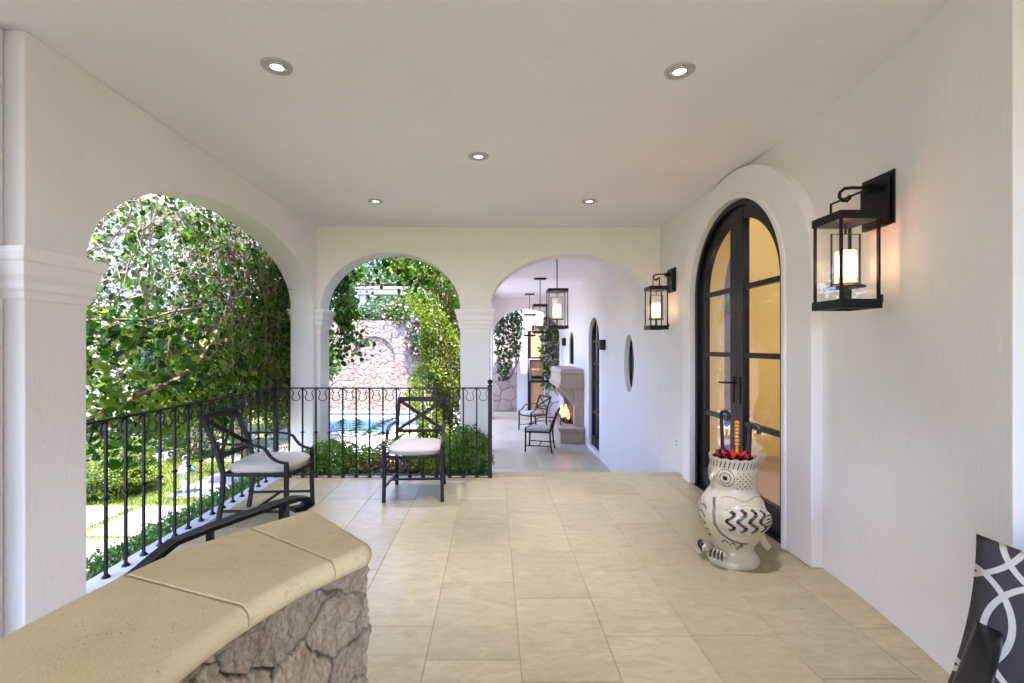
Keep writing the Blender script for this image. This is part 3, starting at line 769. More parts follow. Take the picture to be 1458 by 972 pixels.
# ------------------------------------------------------------------ railings
RH = .965
def scroll_mesh(sp):
    m = MB(); h = sp/2; path = []
    half = [(h*.98, 0), (h*.80, -.006), (h*.52, -.022), (h*.36, -.040), (h*.40, -.060), (h*.56, -.082), (h*.60, -.100), (h*.46, -.118), (h*.22, -.128), (0, -.131)]
    left = [(-a, b) for a, b in half]; path = left+[(a, b) for a, b in half[::-1][1:]]
    # smooth
    P = [Vector((a, 0, b)) for a, b in path]
    for _ in range(1):
        Q = [P[0]]
        for a, b in zip(P[:-1], P[1:]): Q += [a*.75+b*.25, a*.25+b*.75]
        P = Q+[P[-1]]
    m.bar(P, .013, .006, (0, 1, 0), smooth=True)
    return m
def bal_mesh():
    m = MB(); m.box(-.0075, .0075, -.0075, .0075, 0, RH)
    m.lathe([(.010, -.012), (.021, -.003), (.021, .003), (.010, .012)], (0, 0, .49), 12)
    m.lathe([(.024, 0), (.024, .006), (.013, .02)], (0, 0, .004), 12)
    return m
def railing(name, loc, rz, length, n, label, bottom, posts):
    t = thing(name, loc, label, 'railing', None, rz)
    sp = length/n
    m = MB(); m.box(0, length, -.016, .016, RH-.003, RH+.011); m.build('top_rail', M['iron'], t, bevel=.002)
    if bottom:
        m = MB(); m.box(0, length, -.012, .012, .022, .036); m.build('bottom_rail', M['iron'], t)
    b0 = bal_mesh().build('baluster', M['iron'], t, sharp=40); s0 = scroll_mesh(sp).build('scroll', M['iron'], t, sharp=40)
    for i in range(1, n):
        o = b0 if i == 1 else b0.copy()
        if i > 1: COL.objects.link(o); o.parent = t
        o.location = (sp*i, 0, 0)
    for i in range(n):
        o = s0 if i == 0 else s0.copy()
        if i > 0: COL.objects.link(o); o.parent = t
        o.location = (sp*(i+.5), 0, RH-.004)
    for px in posts:
        m = MB(); m.box(px-.022, px+.022, -.022, .022, 0, 1.0); m.box(px-.026, px+.026, -.026, .026, .985, 1.003)
        p = m.build('post', M['iron'], t, bevel=.003)
        m = MB(); m.lathe([(.012, 0), (.012, .01), (.024, .018), (.030, .034), (.024, .05), (.008, .058)], (px, 0, 1.003), 16); m.build('finial', M['iron'], p)
    return t
railing('iron_railing', (-2.375, 4.985, 0), R(-90), 2.30, 15, 'black iron railing running past the wide vine filled arch', False, [])
railing('iron_railing', (-2.36, 5.02, 0), 0, 2.32, 16, 'black iron railing in front of the planted arch, with two ball topped posts', True, [0, 2.32])

# ------------------------------------------------------------------ stone half wall in front
HW = thing('stone_half_wall', (-.7, 1.0, 0), 'curved rubble stone half wall with a smooth tan stone cap, in the foreground', 'wall')
Bk = [(-1.02, .15), (-1.01, .55), (-.985, .90), (-.955, 1.10), (-.90, 1.295), (-.785, 1.468), (-.635, 1.645)]
Fk = [(-.60, .15), (-.60, .55), (-.585, .78), (-.553, .955), (-.487, 1.12), (-.42, 1.225), (-.335, 1.335)]
def cr(pts, t):
    n = len(pts)-1; i = min(int(t*n), n-1); f = t*n-i
    p0, p1, p2, p3 = (Vector((*pts[max(0, min(n, i+k))], 0)) for k in (-1, 0, 1, 2))
    return .5*((2*p1)+(p2-p0)*f+(2*p0-5*p1+4*p2-p3)*f*f+(3*p1-p0-3*p2+p3)*f**3)
CT = .85; TH = .062
def cap_slab(t0, t1, endcap):
    r_ = TH/2; out = []; n = 16
    Bs = [cr(Bk, t0+(t1-t0)*i/n) for i in range(n+1)]; Fs = [cr(Fk, t0+(t1-t0)*i/n) for i in range(n+1)]
    def rnd(prev, c_, nxt, rad, k=7):
        a = c_+(prev-c_).normalized()*rad; b_ = c_+(nxt-c_).normalized()*rad
        return [a*(1-f)**2+c_*2*f*(1-f)+b_*f*f for f in [q/k for q in range(k+1)]]
    dn = lambda k: (Bs[k]-Fs[k]).normalized()
    j0 = ((Fs[1]-Fs[0])+(Bs[1]-Bs[0])).normalized()*.10; j1 = ((Fs[-2]-Fs[-1])+(Bs[-2]-Bs[-1])).normalized()*.10
    if endcap:
        ef, eb = .05, .045
        P = [q for q in Fs if (q-Fs[-1]).length > ef*1.02]; nF = len(P); tail = []
        tail += rnd(Fs[-2] if (Fs[-2]-Fs[-1]).length > ef else Fs[-3], Fs[-1], Bs[-1], ef)
        tail += [Fs[-1].lerp(Bs[-1], f) for f in (.3, .4, .5, .6, .7)]
        tail += rnd(Fs[-1], Bs[-1], Bs[-2] if (Bs[-2]-Bs[-1]).length > eb else Bs[-3], eb)
        bb = [q for q in Bs if (q-Bs[-1]).length > eb*1.02][::-1]
        allp = P+tail+bb; N = len(allp); V = []
        for i in range(N):
            a = allp[i]-allp[max(i-1, 0)]; b_ = allp[min(i+1, N-1)]-allp[i]
            tt = (a.normalized() if a.length > 1e-9 else Vector())+(b_.normalized() if b_.length > 1e-9 else Vector()); tt.normalize(); V.append(Vector((-tt.y, tt.x, 0)))
        V[0] = dn(0)+j0; V[-1] = -dn(0)+j0
        out = list(zip(allp, V))
    else:
        out += [(Fs[0], dn(0)+j0)]+[(Fs[k], dn(k)) for k in range(1, n)]+[(Fs[n], dn(n)+j1)]
        out += [(Fs[n].lerp(Bs[n], f), j1) for f in (.25, .5, .75)]
        out += [(Bs[n], -dn(n)+j1)]+[(Bs[k], -dn(k)) for k in range(n-1, 0, -1)]+[(Bs[0], -dn(0)+j0)]
    out += [(Bs[0].lerp(Fs[0], f), j0) for f in (.25, .5, .75)]
    m = MB(); rings = []
    for k in range(13):
        an = -math.pi/2+math.pi*k/12
        rings.append([(p.x+v_.x*r_*(1-math.cos(an)), p.y+v_.y*r_*(1-math.cos(an)), CT-r_+r_*math.sin(an)) for p, v_ in out])
    m.rings(rings, True, True, True, 0, True)
    return m
gp = .0022
for a, b, e in ((0, .555, False), (.555, .835, False), (.835, 1.0, True)):
    wbuild(cap_slab(a+(gp if a else 0), b-(0 if e else gp), e), 'cap_slab', M['cap'], HW, sharp=50)
# body: displaced rubble
def vor(u, v, seeds):
    d = np.sqrt((u[:, None]-seeds[None, :, 0])**2+((v[:, None]-seeds[None, :, 1]))**2)
    i = np.argsort(d, 1)[:, :2]; r0 = np.arange(len(u))
    return d[r0, i[:, 0]], d[r0, i[:, 1]], i[:, 0]
def rubble_sheet(path, normals, lens, seeds_scale, name):
    """path: function s-> (x,y), normal; s from 0..L"""
path = []
NP = 330
for i in range(NP):
    t = i/(NP-1); B, F = cr(Bk, t), cr(Fk, t); d = (F-B).normalized(); q = F-d*.045; path.append((q.x, q.y))
e0 = Vector((*path[-1], 0)); Be = cr(Bk, 1); Fe = cr(Fk, 1); d = (Fe-Be).normalized(); e1 = Be+d*.045
NE = 110
for i in range(1, NE): q = e0.lerp(e1, i/(NE-1)); path.append((q.x, q.y))
path = np.array(path); seg = np.r_[0, np.cumsum(np.linalg.norm(np.diff(path, axis=0), axis=1))]
tan = np.gradient(path, axis=0); tan /= np.linalg.norm(tan, axis=1, keepdims=True); nor = np.stack([tan[:, 1], -tan[:, 0]], 1)
# soften the corner normals
for _ in range(6): nor[1:-1] = (nor[:-2]+nor[1:-1]+nor[2:])/3
nor /= np.linalg.norm(nor, axis=1, keepdims=True)
NV = 190; hv = np.linspace(0, CT-TH+.004, NV)
U, Vv = np.meshgrid(seg, hv); u = U.ravel(); v = Vv.ravel()
def vnoise(u, v, s, seed):
    r_ = np.random.default_rng(seed); G = r_.random((64, 64))
    x, y = u*s, v*s; xi, yi = np.floor(x).astype(int), np.floor(y).astype(int); fx, fy = x-xi, y-yi
    fx = fx*fx*(3-2*fx); fy = fy*fy*(3-2*fy)
    g = lambda a, b: G[a % 64, b % 64]
    return (g(xi, yi)*(1-fx)+g(xi+1, yi)*fx)*(1-fy)+(g(xi, yi+1)*(1-fx)+g(xi+1, yi+1)*fx)*fy-.5
uw = u+.07*vnoise(u, v, 7, 1)+.04*vnoise(u, v, 20, 2)+.012*vnoise(u, v, 60, 12); vw = v+.06*vnoise(u, v, 7, 3)+.035*vnoise(u, v, 20, 4)+.012*vnoise(u, v, 60, 14)
r2 = np.random.default_rng(21)
seeds = []
while len(seeds) < 74:
    q = (r2.random()*(seg[-1]+.2)-.1, r2.random()*.95-.05)
    if all(math.hypot((q[0]-s_[0])*.8, (q[1]-s_[1])*1.25) > .13 for s_ in seeds) or r2.random() < .03: seeds.append(q)
seeds = np.array(seeds)*np.array([.8, 1.25])
d1, d2, idx = vor(uw*.8, vw*1.25, seeds)
e = (d2-d1)
prof = np.clip(e/.014, 0, 1); prof = 1-(1-prof)**2
toff = r2.random(len(seeds))
disp = -.020+.020*prof+.012*(toff[idx]-.5)*prof+prof*(.010*vnoise(u, v, 9, 5)+.005*vnoise(u, v, 31, 6)+.007*vnoise(u, v, 75, 7)+.006*vnoise(u, v, 150, 9))
tl = (r2.random((len(seeds), 2))-.5)*.22
disp += prof*((uw*.8-seeds[idx, 0])*tl[idx, 0]+(vw*1.25-seeds[idx, 1])*tl[idx, 1])
disp -= prof*.008*np.abs(vnoise(u, v, 26, 31))+prof*.008*np.abs(vnoise(u, v, 70, 33))
disp += .004*vnoise(u, v, 60, 8)
top = np.clip((CT-TH+.004-v)/.02, 0, 1); disp = disp*top-.012*(1-top)
nx = np.tile(nor[:, 0], NV); ny = np.tile(nor[:, 1], NV); px = np.tile(path[:, 0], NV); py = np.tile(path[:, 1], NV)
co = np.stack([px+nx*disp, py+ny*disp, v], 1)
mb = MB(); npth = len(path)
ii = np.arange(NV-1)[:, None]*npth+np.arange(npth-1)[None, :]; ii = ii.ravel()
me = bpy.data.meshes.new('rubble_body')
F_ = np.stack([ii, ii+1, ii+npth+1, ii+npth], 1)
me.vertices.add(len(co)); me.vertices.foreach_set('co', co.ravel()); me.loops.add(F_.size); me.loops.foreach_set('vertex_index', F_.ravel().astype(np.int32))
me.polygons.add(len(F_)); me.polygons.foreach_set('loop_start', (np.arange(len(F_))*4).astype(np.int32))
me.polygons.foreach_set('use_smooth', np.ones(len(F_), bool)); me.update(calc_edges=True); me.validate()
tone = (.88+.22*toff[idx])
mort = np.clip(e/.012, 0, 1); tone = tone*(.28+.72*mort)
warm = (r2.random(len(seeds))[idx]-.5)*.05
at = me.color_attributes.new('tone', 'FLOAT_COLOR', 'POINT')
at.data.foreach_set('color', np.stack([tone*(1+warm), tone, tone*(1-warm), np.ones_like(tone)], 1).astype(np.float32).ravel())
me.materials.append(M['rubble']); me.transform(Matrix.Translation(-Vector(HW.location)))
o = bpy.data.objects.new('rubble_body', me); COL.objects.link(o); o.parent = HW
mb = MB(); bp = []
for i in range(20):
    B, F = cr(Bk, i/19), cr(Fk, i/19); d = (F-B).normalized(); bp.append((B+d*.05, F-d*.09))
bp[-1] = (bp[-1][0]-Vector((-.05, .05, 0)), bp[-1][1]-Vector((-.0, .05, 0)))
mb.rings([[(a.x, a.y, 0), (b.x, b.y, 0), (b.x, b.y, CT-TH+.003), (a.x, a.y, CT-TH+.003)] for a, b in bp], True, True, True, 0, False)
o = wbuild(mb, 'core', M['plaster'], HW)
# handrail behind it
hr = thing('handrail', (-.9, 1.5, 0), 'black flat iron handrail with a curled end behind the stone cap', 'handrail')
mb = MB()
hp = [(-1.10, .75, .40), (-1.06, 1.05, .62), (-1.015, 1.30, .775), (-.985, 1.425, .818), (-.93, 1.52, .826), (-.865, 1.62, .832), (-.80, 1.715, .838), (-.755, 1.775, .838), (-.728, 1.805, .828), (-.722, 1.812, .808), (-.738, 1.79, .797), (-.765, 1.755, .802)]
mb.bar(hp, .05, .016, (.80, -.6, 0), smooth=False); wbuild(mb, 'rail', M['iron'], hr, bevel=.003)
for x, y, h in ((-.93, 1.52, .815), (-.79, 1.73, .825)):
    mb = MB(); mb.box(x-.009, x+.009, y-.009, y+.009, 0, h); wbuild(mb, 'baluster', M['iron'], hr)

# ------------------------------------------------------------------ iron armchairs
def make_chair(label, group):
    t = thing('garden_chair', (0, 0, 0), label, 'chair', group)
    b = .031
    fy, ry = -.25, .25; fx, rx = .262, .238
    for sx in (-1, 1):
        m = MB()
        m.bar([(sx*(fx+.004), fy-.008, 0), (sx*fx, fy, .25), (sx*fx, fy, .50)], b, b, (1, 0, 0))
        m.box(sx*(fx+.004)-.016, sx*(fx+.004)+.016, fy-.024, fy+.008, 0, .03)
        m.build('leg', M['bronze'], t, bevel=.002)
        m = MB()
        m.bar([(sx*(rx+.006), ry+.045, 0), (sx*rx, ry+.01, .22), (sx*rx, ry, .42), (sx*rx, ry+.055, .62), (sx*rx, ry+.165, .875)], b, b, (1, 0, 0))
        m.box(sx*(rx+.006)-.016, sx*(rx+.006)+.016, ry+.029, ry+.061, 0, .03)
        m.build('leg', M['bronze'], t, bevel=.002)
        m = MB()
        x = sx*(fx+.002)
        P = [(sx*rx, ry+.055, .655), (sx*(rx+.012), ry-.05, .655), (x, ry-.20, .652), (x, ry-.29, .645), (x, ry-.335, .622), (x, ry-.36, .585), (x, ry-.39, .55), (x, ry-.43, .525), (x, fy+.02, .512), (x, fy-.012, .508)]
        m.bar(P, .030, .016, (1, 0, 0)); m.build('armrest', M['bronze'], t, bevel=.002)
    # seat frame: back and sides straight, front bowed
    m = MB(); fr = [(-fx, fy), *[(-fx+2*fx*i/10, fy-.055*math.sin(math.pi*i/10)) for i in range(1, 10)], (fx, fy), (rx, ry), (-rx, ry)]
    P = [(x, y, .415) for x, y in fr]
    m.bar(P+[P[0]], .026, .018, (0, 0, 1)); m.build('seat_frame', M['bronze'], t)
    m = MB(); m.bar([(-fx, fy, .13), (-rx, ry+.02, .13)], .018, .018, (0, 0, 1)); m.bar([(fx, fy, .13), (rx, ry+.02, .13)], .018, .018, (0, 0, 1))
    m.bar([(-fx+.01, .02, .13), (fx-.01, .02, .13)], .018, .018, (0, 0, 1)); m.bar([(-fx+.01, -.02, .131), (-.10, .02, .131)], .012, .012, (0, 0, 1))
    m.build('stretcher', M['bronze'], t)
    yb = lambda h: ry+.055+(h-.62)*.43
    m = MB()
    m.bar([(-rx-.012, yb(.865), .865), (rx+.012, yb(.865), .865)], .046, .026, (0, 0, 1))
    m.bar([(-rx, yb(.555)-.004, .555), (rx, yb(.555)-.004, .555)], .034, .022, (0, 0, 1))
    m.bar([(-rx+.01, yb(.85)+.002, .85), (rx-.01, yb(.565)+.002, .565)], .036, .012, (0, 1, 0) if False else (1, 0, 1))
    m.bar([(rx-.01, yb(.85)-.004, .85), (-rx+.01, yb(.565)-.004, .565)], .036, .012, (-1, 0, 1))
    m.build('backrest', M['bronze'], t, bevel=.002)
    m = MB(); out = []
    N = 48
    for k in range(N):
        a = 2*math.pi*k/N; c_, s_ = math.cos(a), math.sin(a); pw = .42
        x = .252*math.copysign(abs(c_)**pw, c_); y = .245*math.copysign(abs(s_)**pw, s_)
        if y < 0: y -= .05*(1-(x/.26)**2)*min(1, -y/.2)
        x *= 1-.05*(y+.25)/.5
        out.append((x, y))
    rings = []
    for sc_, h in ((.90, .424), (.975, .430), (1.0, .445), (1.0, .462), (.975, .478), (.90, .490), (.72, .498), (.4, .503), (.05, .504)):
        rings.append([(x*sc_, y*sc_, h) for x, y in out])
    m.rings(rings, True, True, True, 0, True); cu = m.build('seat_cushion', M['cushion'], t)
    m = MB(); m.tube([(x*1.003, y*1.003, .467) for x, y in out], .0042, 6, closed=True); m.build('piping', M['cushion'], cu)
    return t
G = 'dark metal armchairs with cream seats'
ch = make_chair('dark metal armchair facing the camera in front of the railing', G)
ch.location = (-.745, 4.49, 0); ch.rotation_euler = (0, 0, R(2))
dup(ch, (-1.87, 3.87, 0), R(90+1), 'dark metal armchair turned sideways beside the railing, behind the stone half wall', G)
dup(ch, (.97, 9.84, LOW+.03), R(-90-14), 'nearer small armchair in the gallery, seen from its side by the fireplace', G)
dup(ch, (1.02, 12.1, LOW+.03), R(-58), 'farther small armchair in the gallery, by the ivy covered stone pillar', G)

# ------------------------------------------------------------------ owl umbrella stand
OC = Vector((1.59, 3.08, 0)); OF = Vector((-.977, -.216, 0)).normalized(); OL = Vector((OF.y*-1, OF.x, 0)); OL = Vector((-OF.y, OF.x, 0))
# owl faces -X; its left side faces the camera
if OL.y > 0: OL = -OL
owl = thing('owl_umbrella_stand', OC, 'cream ceramic owl umbrella stand with dark painted feathers by the glass door', 'umbrella stand')
prof = [(0, .168, .150, 0), (.012, .174, .156, 0), (.035, .172, .152, 0), (.06, .155, .138, 0), (.085, .134, .124, 0), (.12, .136, .128, 0), (.17, .170, .158, .0), (.23, .205, .186, .004), (.29, .222, .198, .006), (.35, .220, .196, .006),
        (.41, .200, .180, .006), (.455, .170, .158, .004), (.485, .148, .142, .002), (.51, .142, .138, .002), (.545, .148, .146, .004), (.59, .152, .150, .004), (.63, .150, .148, 0), (.66, .150, .148, 0), (.69, .158, .154, 0)]
pa = np.array(prof)
def OS(a, h, off=0.0):
    rf = .95*np.interp(h, pa[:, 0], pa[:, 1]); rl = .95*np.interp(h, pa[:, 0], pa[:, 2]); o = np.interp(h, pa[:, 0], pa[:, 3])
    return OF*((rf+off)*math.cos(a)+o)+OL*((rl+off)*math.sin(a))+Vector((0, 0, h))
m = MB(); n = 56; hs = list(np.linspace(0, .69, 64))
rings = [[OS(2*math.pi*k/n, h) for k in range(n)] for h in hs]
ztop = [.006*(1 if k % 2 else -1) for k in range(n)]
rings[-1] = [q+Vector((0, 0, .012*abs(math.sin(k*math.pi/3.5)))) for k, q in enumerate(rings[-1])]
for off, h in ((-.012, .692), (-.02, .66), (-.02, .45)):
    rings.append([OS(2*math.pi*k/n, min(h, .69), off)+Vector((0, 0, h-min(h, .69))) for k in range(n)])
m.rings(rings, True, True, True, 0, True)
def ink_path(pts, wd, off=.0018):
    """painted stroke lying on the glaze; pts (a, h)"""
    for (a0, h0), (a1, h1) in zip(pts[:-1], pts[1:]):
        p, q = OS(a0, h0, off), OS(a1, h1, off); nn = (OS((a0+a1)/2, (h0+h1)/2, .1)-OS((a0+a1)/2, (h0+h1)/2, 0)).normalized()
        s_ = (q-p).cross(nn)
        if s_.length < 1e-9: continue
        s_ = s_.normalized()*wd/2
        m.add([p-s_, q-s_, q+s_, p+s_], [(0, 1, 2, 3)], 1)
def ink_dot(a, h, r_, off=.0022, sq=1.0):
    c_ = OS(a, h, off); u_ = (OS(a+.02, h, off)-c_).normalized(); v_ = (OS(a, h+.004, off)-c_).normalized()
    m.add([c_+u_*r_*sq*math.cos(k*math.pi/5)+v_*r_*math.sin(k*math.pi/5) for k in range(10)], [tuple(range(10))], 1)
for k in range(34):    # slanted dashes under the rim
    a = 2*math.pi*k/34; ink_path([(a-.05, .635), (a+.05, .682)], .0055)
for e_ in (R(34), R(-34)):
    ink_dot(e_, .575, .015, .0062)
    for rr_, nd in ((.034, 18), (.054, 26)):
        for k in range(nd):
            an = 2*math.pi*k/nd; ink_dot(e_+rr_*math.cos(an)/.15, .575+rr_*math.sin(an), .0042, .006 if rr_ < .05 else .0022)
for row in range(7):   # dotted cheeks and nape
    for k in range(11):
        ink_dot(R(62+k*13+(row % 2)*6.5), .512+row*.0165, .0042)
def ticked(pts, ln=.018, every=.0060, wd=.0032):
    """line drawn as a row of short ticks"""
    for (a0, h0), (a1, h1) in zip(pts[:-1], pts[1:]):
        p, q = OS(a0, h0), OS(a1, h1); L = (q-p).length; k = max(1, int(L/every))
        da, dh = (a1-a0)*.17, (h1-h0); nl = math.hypot(da, dh)+1e-9
        ta, th = -dh/nl*ln/2/.17, da/nl*ln/2
        for i in range(k):
            f = i/k; a, h = a0+(a1-a0)*f, h0+(h1-h0)*f
            ink_path([(a-ta, h-th), (a+ta, h+th)], wd)
ticked([(R(14), .44), (R(20), .40), (R(22), .34), (R(24), .28), (R(34), .225), (R(50), .19), (R(68), .175), (R(85), .17)])
for r_ in range(5):
    h0 = .40-r_*.047
    ticked([(R(-64+k*6.2), h0+.012*math.sin(k*1.5+r_)-.003*k) for k in range(12)], .014, .0062)
ticked([(R(72), .165), (R(66), .14), (R(58), .12)])
for q_ in range(3): ticked([(R(28+q_*16+k*4), .185-.012*q_-.012*abs(k-2)) for k in range(5)], .012, .006)
for q_ in range(30): ink_dot(R(30+q_*4), .452+.01*math.sin(q_*.4), .0032)
m.build('body', [M['glaze'], M['ink']], owl, sharp=60)
# ear-like side tufts are part of the head: two raised eye discs
for e_ in (R(34), R(-34)):
    m2 = MB(); c_ = OS(e_, .575, -.004); nn = (OS(e_, .575, .1)-OS(e_, .575)).normalized(); u_ = Vector((0, 0, 1)); v_ = nn.cross(u_)
    m2.rings([[c_+(u_*math.cos(2*math.pi*k/24)+v_*math.sin(2*math.pi*k/24))*r_+nn*d_ for k in range(24)] for r_, d_ in ((.05, .002), (.046, .0048), (.03, .0056), (.012, .0058))], True, False, True, 0, True)
    m2.build('eye_disc', M['glaze'], owl)
m2 = MB(); m2.tube([OS(0, .585, -.01), OS(0, .57, .012), OS(0, .548, .022), OS(0, .532, .016)], [.018, .017, .011, .003], 10); m2.build('beak', M['glaze'], owl)
def wing(sg):
    m = MB(); A0, A1 = R(38), R(142); nu, nv = 26, 18; g = []
    for i in range(nu+1):
        s_ = i/nu; a = A0+(A1-A0)*s_
        hw = .116*math.sin(math.pi*min(1, .12+s_*.80))**.6*(1-.25*s_); hc = .315-.015*s_+.02*math.sin(s_*3)
        for j in range(nv+1):
            q = -1+2*j/nv
            dome = max(0, (1-q*q))**.5*(.030*math.sin(math.pi*min(1, s_*1.05+.02))**.5+.028*s_*s_)
            g.append(OS(sg*a, hc+hw*q, -.004+dome))
    m.add(g, [(i*(nv+1)+j, (i+1)*(nv+1)+j, (i+1)*(nv+1)+j+1, i*(nv+1)+j+1) for i in range(nu) for j in range(nv)], 0, True)
    G_ = lambda s_, q: g[int(round(s_*nu))*(nv+1)+int(round((q+1)/2*nv))]
    def surf(s_, q):
        x = min(max(s_*nu, 0), nu-1e-6); y = min(max((q+1)/2*nv, 0), nv-1e-6); i, j = int(x), int(y); fx, fy = x-i, y-j
        w_ = nv+1
        p = (g[i*w_+j]*(1-fx)+g[(i+1)*w_+j]*fx)*(1-fy)+(g[i*w_+j+1]*(1-fx)+g[(i+1)*w_+j+1]*fx)*fy
        du = g[(i+1)*w_+j]-g[i*w_+j]; dv = g[i*w_+j+1]-g[i*w_+j]; nn = du.cross(dv).normalized()
        out = Vector((p.x, p.y, 0)); nn = nn if nn.dot(out) > 0 else -nn
        return p+nn*.002, nn
    def stroke(pts, wd):
        for a, b in zip(pts[:-1], pts[1:]):
            p, nn = surf(*a); q, _ = surf(*b); s_ = (q-p).cross(nn)
            if s_.length < 1e-9: continue
            s_ = s_.normalized()*wd/2; m.add([p-s_, q-s_, q+s_, p+s_], [(0, 1, 2, 3)], 1)
    for c0 in (.12, .28, .44, .60):
        pts = [(c0+.06*math.sin(k*.9)+.012*k*0, .72-k*.125) for k in range(12)]
        for a, b in zip(pts[:-1], pts[1:]):
            for i in range(6):
                f = i/6; s_, q = a[0]+(b[0]-a[0])*f, a[1]+(b[1]-a[1])*f
                ds, dq = b[0]-a[0], b[1]-a[1]; L = math.hypot(ds*.28, dq*.1); ns, nq = -dq*.1/L, ds*.28/L
                stroke([(s_-ns*.028, q-nq*.08), (s_+ns*.028, q+nq*.08)], .0026)
    for k, q in enumerate((.45, .18, -.08, -.34, -.58)):
        stroke([(.70-.03*k+.05*i, q+.03*i) for i in range(6)], .008)
    for k in range(26):
        s_ = .04+.9*k/26; p, nn = surf(s_, .9); u_ = nn.orthogonal().normalized(); v_ = nn.cross(u_)
        m.add([p+(u_*math.cos(i*math.pi/3)+v_*math.sin(i*math.pi/3))*.003 for i in range(6)], [tuple(range(6))], 1)
    m.build('wing', [M['glaze'], M['ink']], owl)
wing(1); wing(-1)
m = MB()
def blob(c_, r_, mi=0, mbx=None, n=14):
    mm = mbx or m; rings = []
    for i in range(1, 10):
        a = math.pi*i/10
        rings.append([(c_[0]+r_[0]*math.sin(a)*math.cos(2*math.pi*k/n), c_[1]+r_[1]*math.sin(a)*math.sin(2*math.pi*k/n), c_[2]-r_[2]*math.cos(a)) for k in range(n)])
    mm.rings(rings, True, True, True, mi, True)
tp = [OS(math.pi, .20, -.04), OS(math.pi, .16, .02), OS(math.pi, .11, .07), OS(math.pi, .075, .10)]
m.bar(tp, .13, .05, OL, smooth=True); m.build('tail', M['glaze'], owl, bevel=.015, bseg=3)
for e_ in (R(24), R(-22)):
    m = MB(); c_ = OS(e_, .095, .035); d = Vector((c_.x, c_.y, 0)).normalized(); sd = Vector((-d.y, d.x, 0))
    blob((c_.x, c_.y, .08), (.043, .043, .030))
    for k in (-1.3, -.45, .45, 1.3):
        p0 = c_+sd*k*.026+d*.018+Vector((0, 0, .012)); p1 = c_+sd*k*.030+d*.042+Vector((0, 0, -.034))
        m.tube([p0, p0.lerp(p1, .5)+d*.006+Vector((0, 0, .008)), p1], [.012, .014, .006], 8)
        m.tube([p0+d*.012+Vector((0, 0, .008)), p0.lerp(p1, .5)+d*.014+Vector((0, 0, .011)), p1+d*.006+Vector((0, 0, .004))], [.004, .010, .004], 8, 1)
    m.build('foot', [M['glaze'], M['ink']], owl)
# umbrellas standing in it
def stick(name, label, x, y, lean, h, mat, r_, crook, hm=None):
    t = thing(name, OC+OF*x+OL*y, label, 'umbrella', None)
    b = Vector((0, 0, .12)); top = Vector((lean[0], lean[1], h))
    m = MB(); m.tube([b, b.lerp(top, .72)], [.012, .035], 10); m.build('folded_canopy', hm or M['blackwood'], t)
    m = MB(); P = [b.lerp(top, .70), b.lerp(top, .85), top]
    if crook:
        d = Vector(crook); rr_ = d.length
        P += [top+d*(1-math.cos(a))*1.0+Vector((0, 0, rr_*math.sin(a))) for a in (.5, 1.0, 1.57, 2.1, 2.7, 3.14)]
        P += [P[-1]-Vector((0, 0, .03))]
    m.tube(P, r_, 10); m.build('handle', mat, t, sharp=60)
    return t
im = OF.cross(Vector((0, 0, 1)))
VR = Vector((.887, -.462, 0))     # to the right as the camera sees it
stick('umbrella', 'black umbrella with a pale rounded crook handle in the owl stand', .03, -.02, (.0-VR.x*.035, -VR.y*.035, .965), .965, M['blackwood'], .011, tuple(VR*.022))
o = stick('umbrella', 'umbrella with an orange beaded bamboo handle in the owl stand', -.01, .03, (-VR.x*.005, -VR.y*.005, .925), .925, M['orange'], .010, None)
m = MB()
for k in range(7): blob((-VR.x*.004, -VR.y*.004, .775+.024*k), (.016, .016, .013), 0, m, 10)
m.build('bead', M['orange'], o)
stick('umbrella', 'umbrella with a shiny dark hooked handle, rightmost in the owl stand', -.05, .06, (VR.x*.02, VR.y*.02, .885), .885, M['darkglass'], .014, tuple(VR*.026))
m = MB(); t = thing('folded_umbrella_cloth', OC, 'red and black ruffled umbrella cloth bunched at the rim of the owl stand', 'umbrella cloth')
for lay, (r0, h0, mt) in enumerate(((.105, .705, 'red'), (.085, .722, 'red'), (.112, .69, 'ink'))):
    m = MB(); N = 60; rings = []
    for q in (0, .35, .7, 1.0):
        ring = []
        for k in range(N):
            a = 2*math.pi*k/N; rr_ = r0*(.55+.45*q)+.012*math.sin(a*9+lay)*q; ring.append((rr_*math.cos(a), rr_*math.sin(a), h0-.02*(1-q)+.014*math.sin(a*11+lay*2)*q+.010*math.sin(a*4)))
        rings.append(ring)
    m.rings(rings, True, True, False, 0, True)
    m.build('ruffle', M[mt], t)

# ------------------------------------------------------------------ lounge chair and cushion at the right
ang = math.atan2(.62, .78)
LC = thing('lounge_chair', (1.52, 1.22, 0), 'black framed lounge chair in the near right corner', 'chair', None, 0)
Fd = Vector((-.78, -.62, 0)); Sd = Vector((.62, -.78, 0)); A = Vector((1.53, 1.46, 0))
def lbox(m, s0, s1, f0, f1, z0, z1):
    P = []
    for z in (z0, z1):
        for s_, f in ((s0, f0), (s1, f0), (s1, f1), (s0, f1)):
            q = A+Sd*s_+Fd*f; P.append((q.x, q.y, z))
    m.add(P, [(0, 3, 2, 1), (4, 5, 6, 7), (0, 1, 5, 4), (1, 2, 6, 5), (2, 3, 7, 6), (3, 0, 4, 7)])
for s_ in (0, .56):
    m = MB(); lbox(m, s_, s_+.06, -.02, .68, .56, .60); lbox(m, s_+.005, s_+.055, -.02, .66, .28, .34); wbuild(m, 'armrest', M['blackwood'], LC, bevel=.008)
    for f in (-.01, .60): m = MB(); lbox(m, s_+.005, s_+.055, f, f+.05, 0, .56); wbuild(m, 'leg', M['blackwood'], LC, bevel=.004)
m = MB(); lbox(m, .06, .56, .02, .64, .26, .31); wbuild(m, 'seat_frame', M['blackwood'], LC)
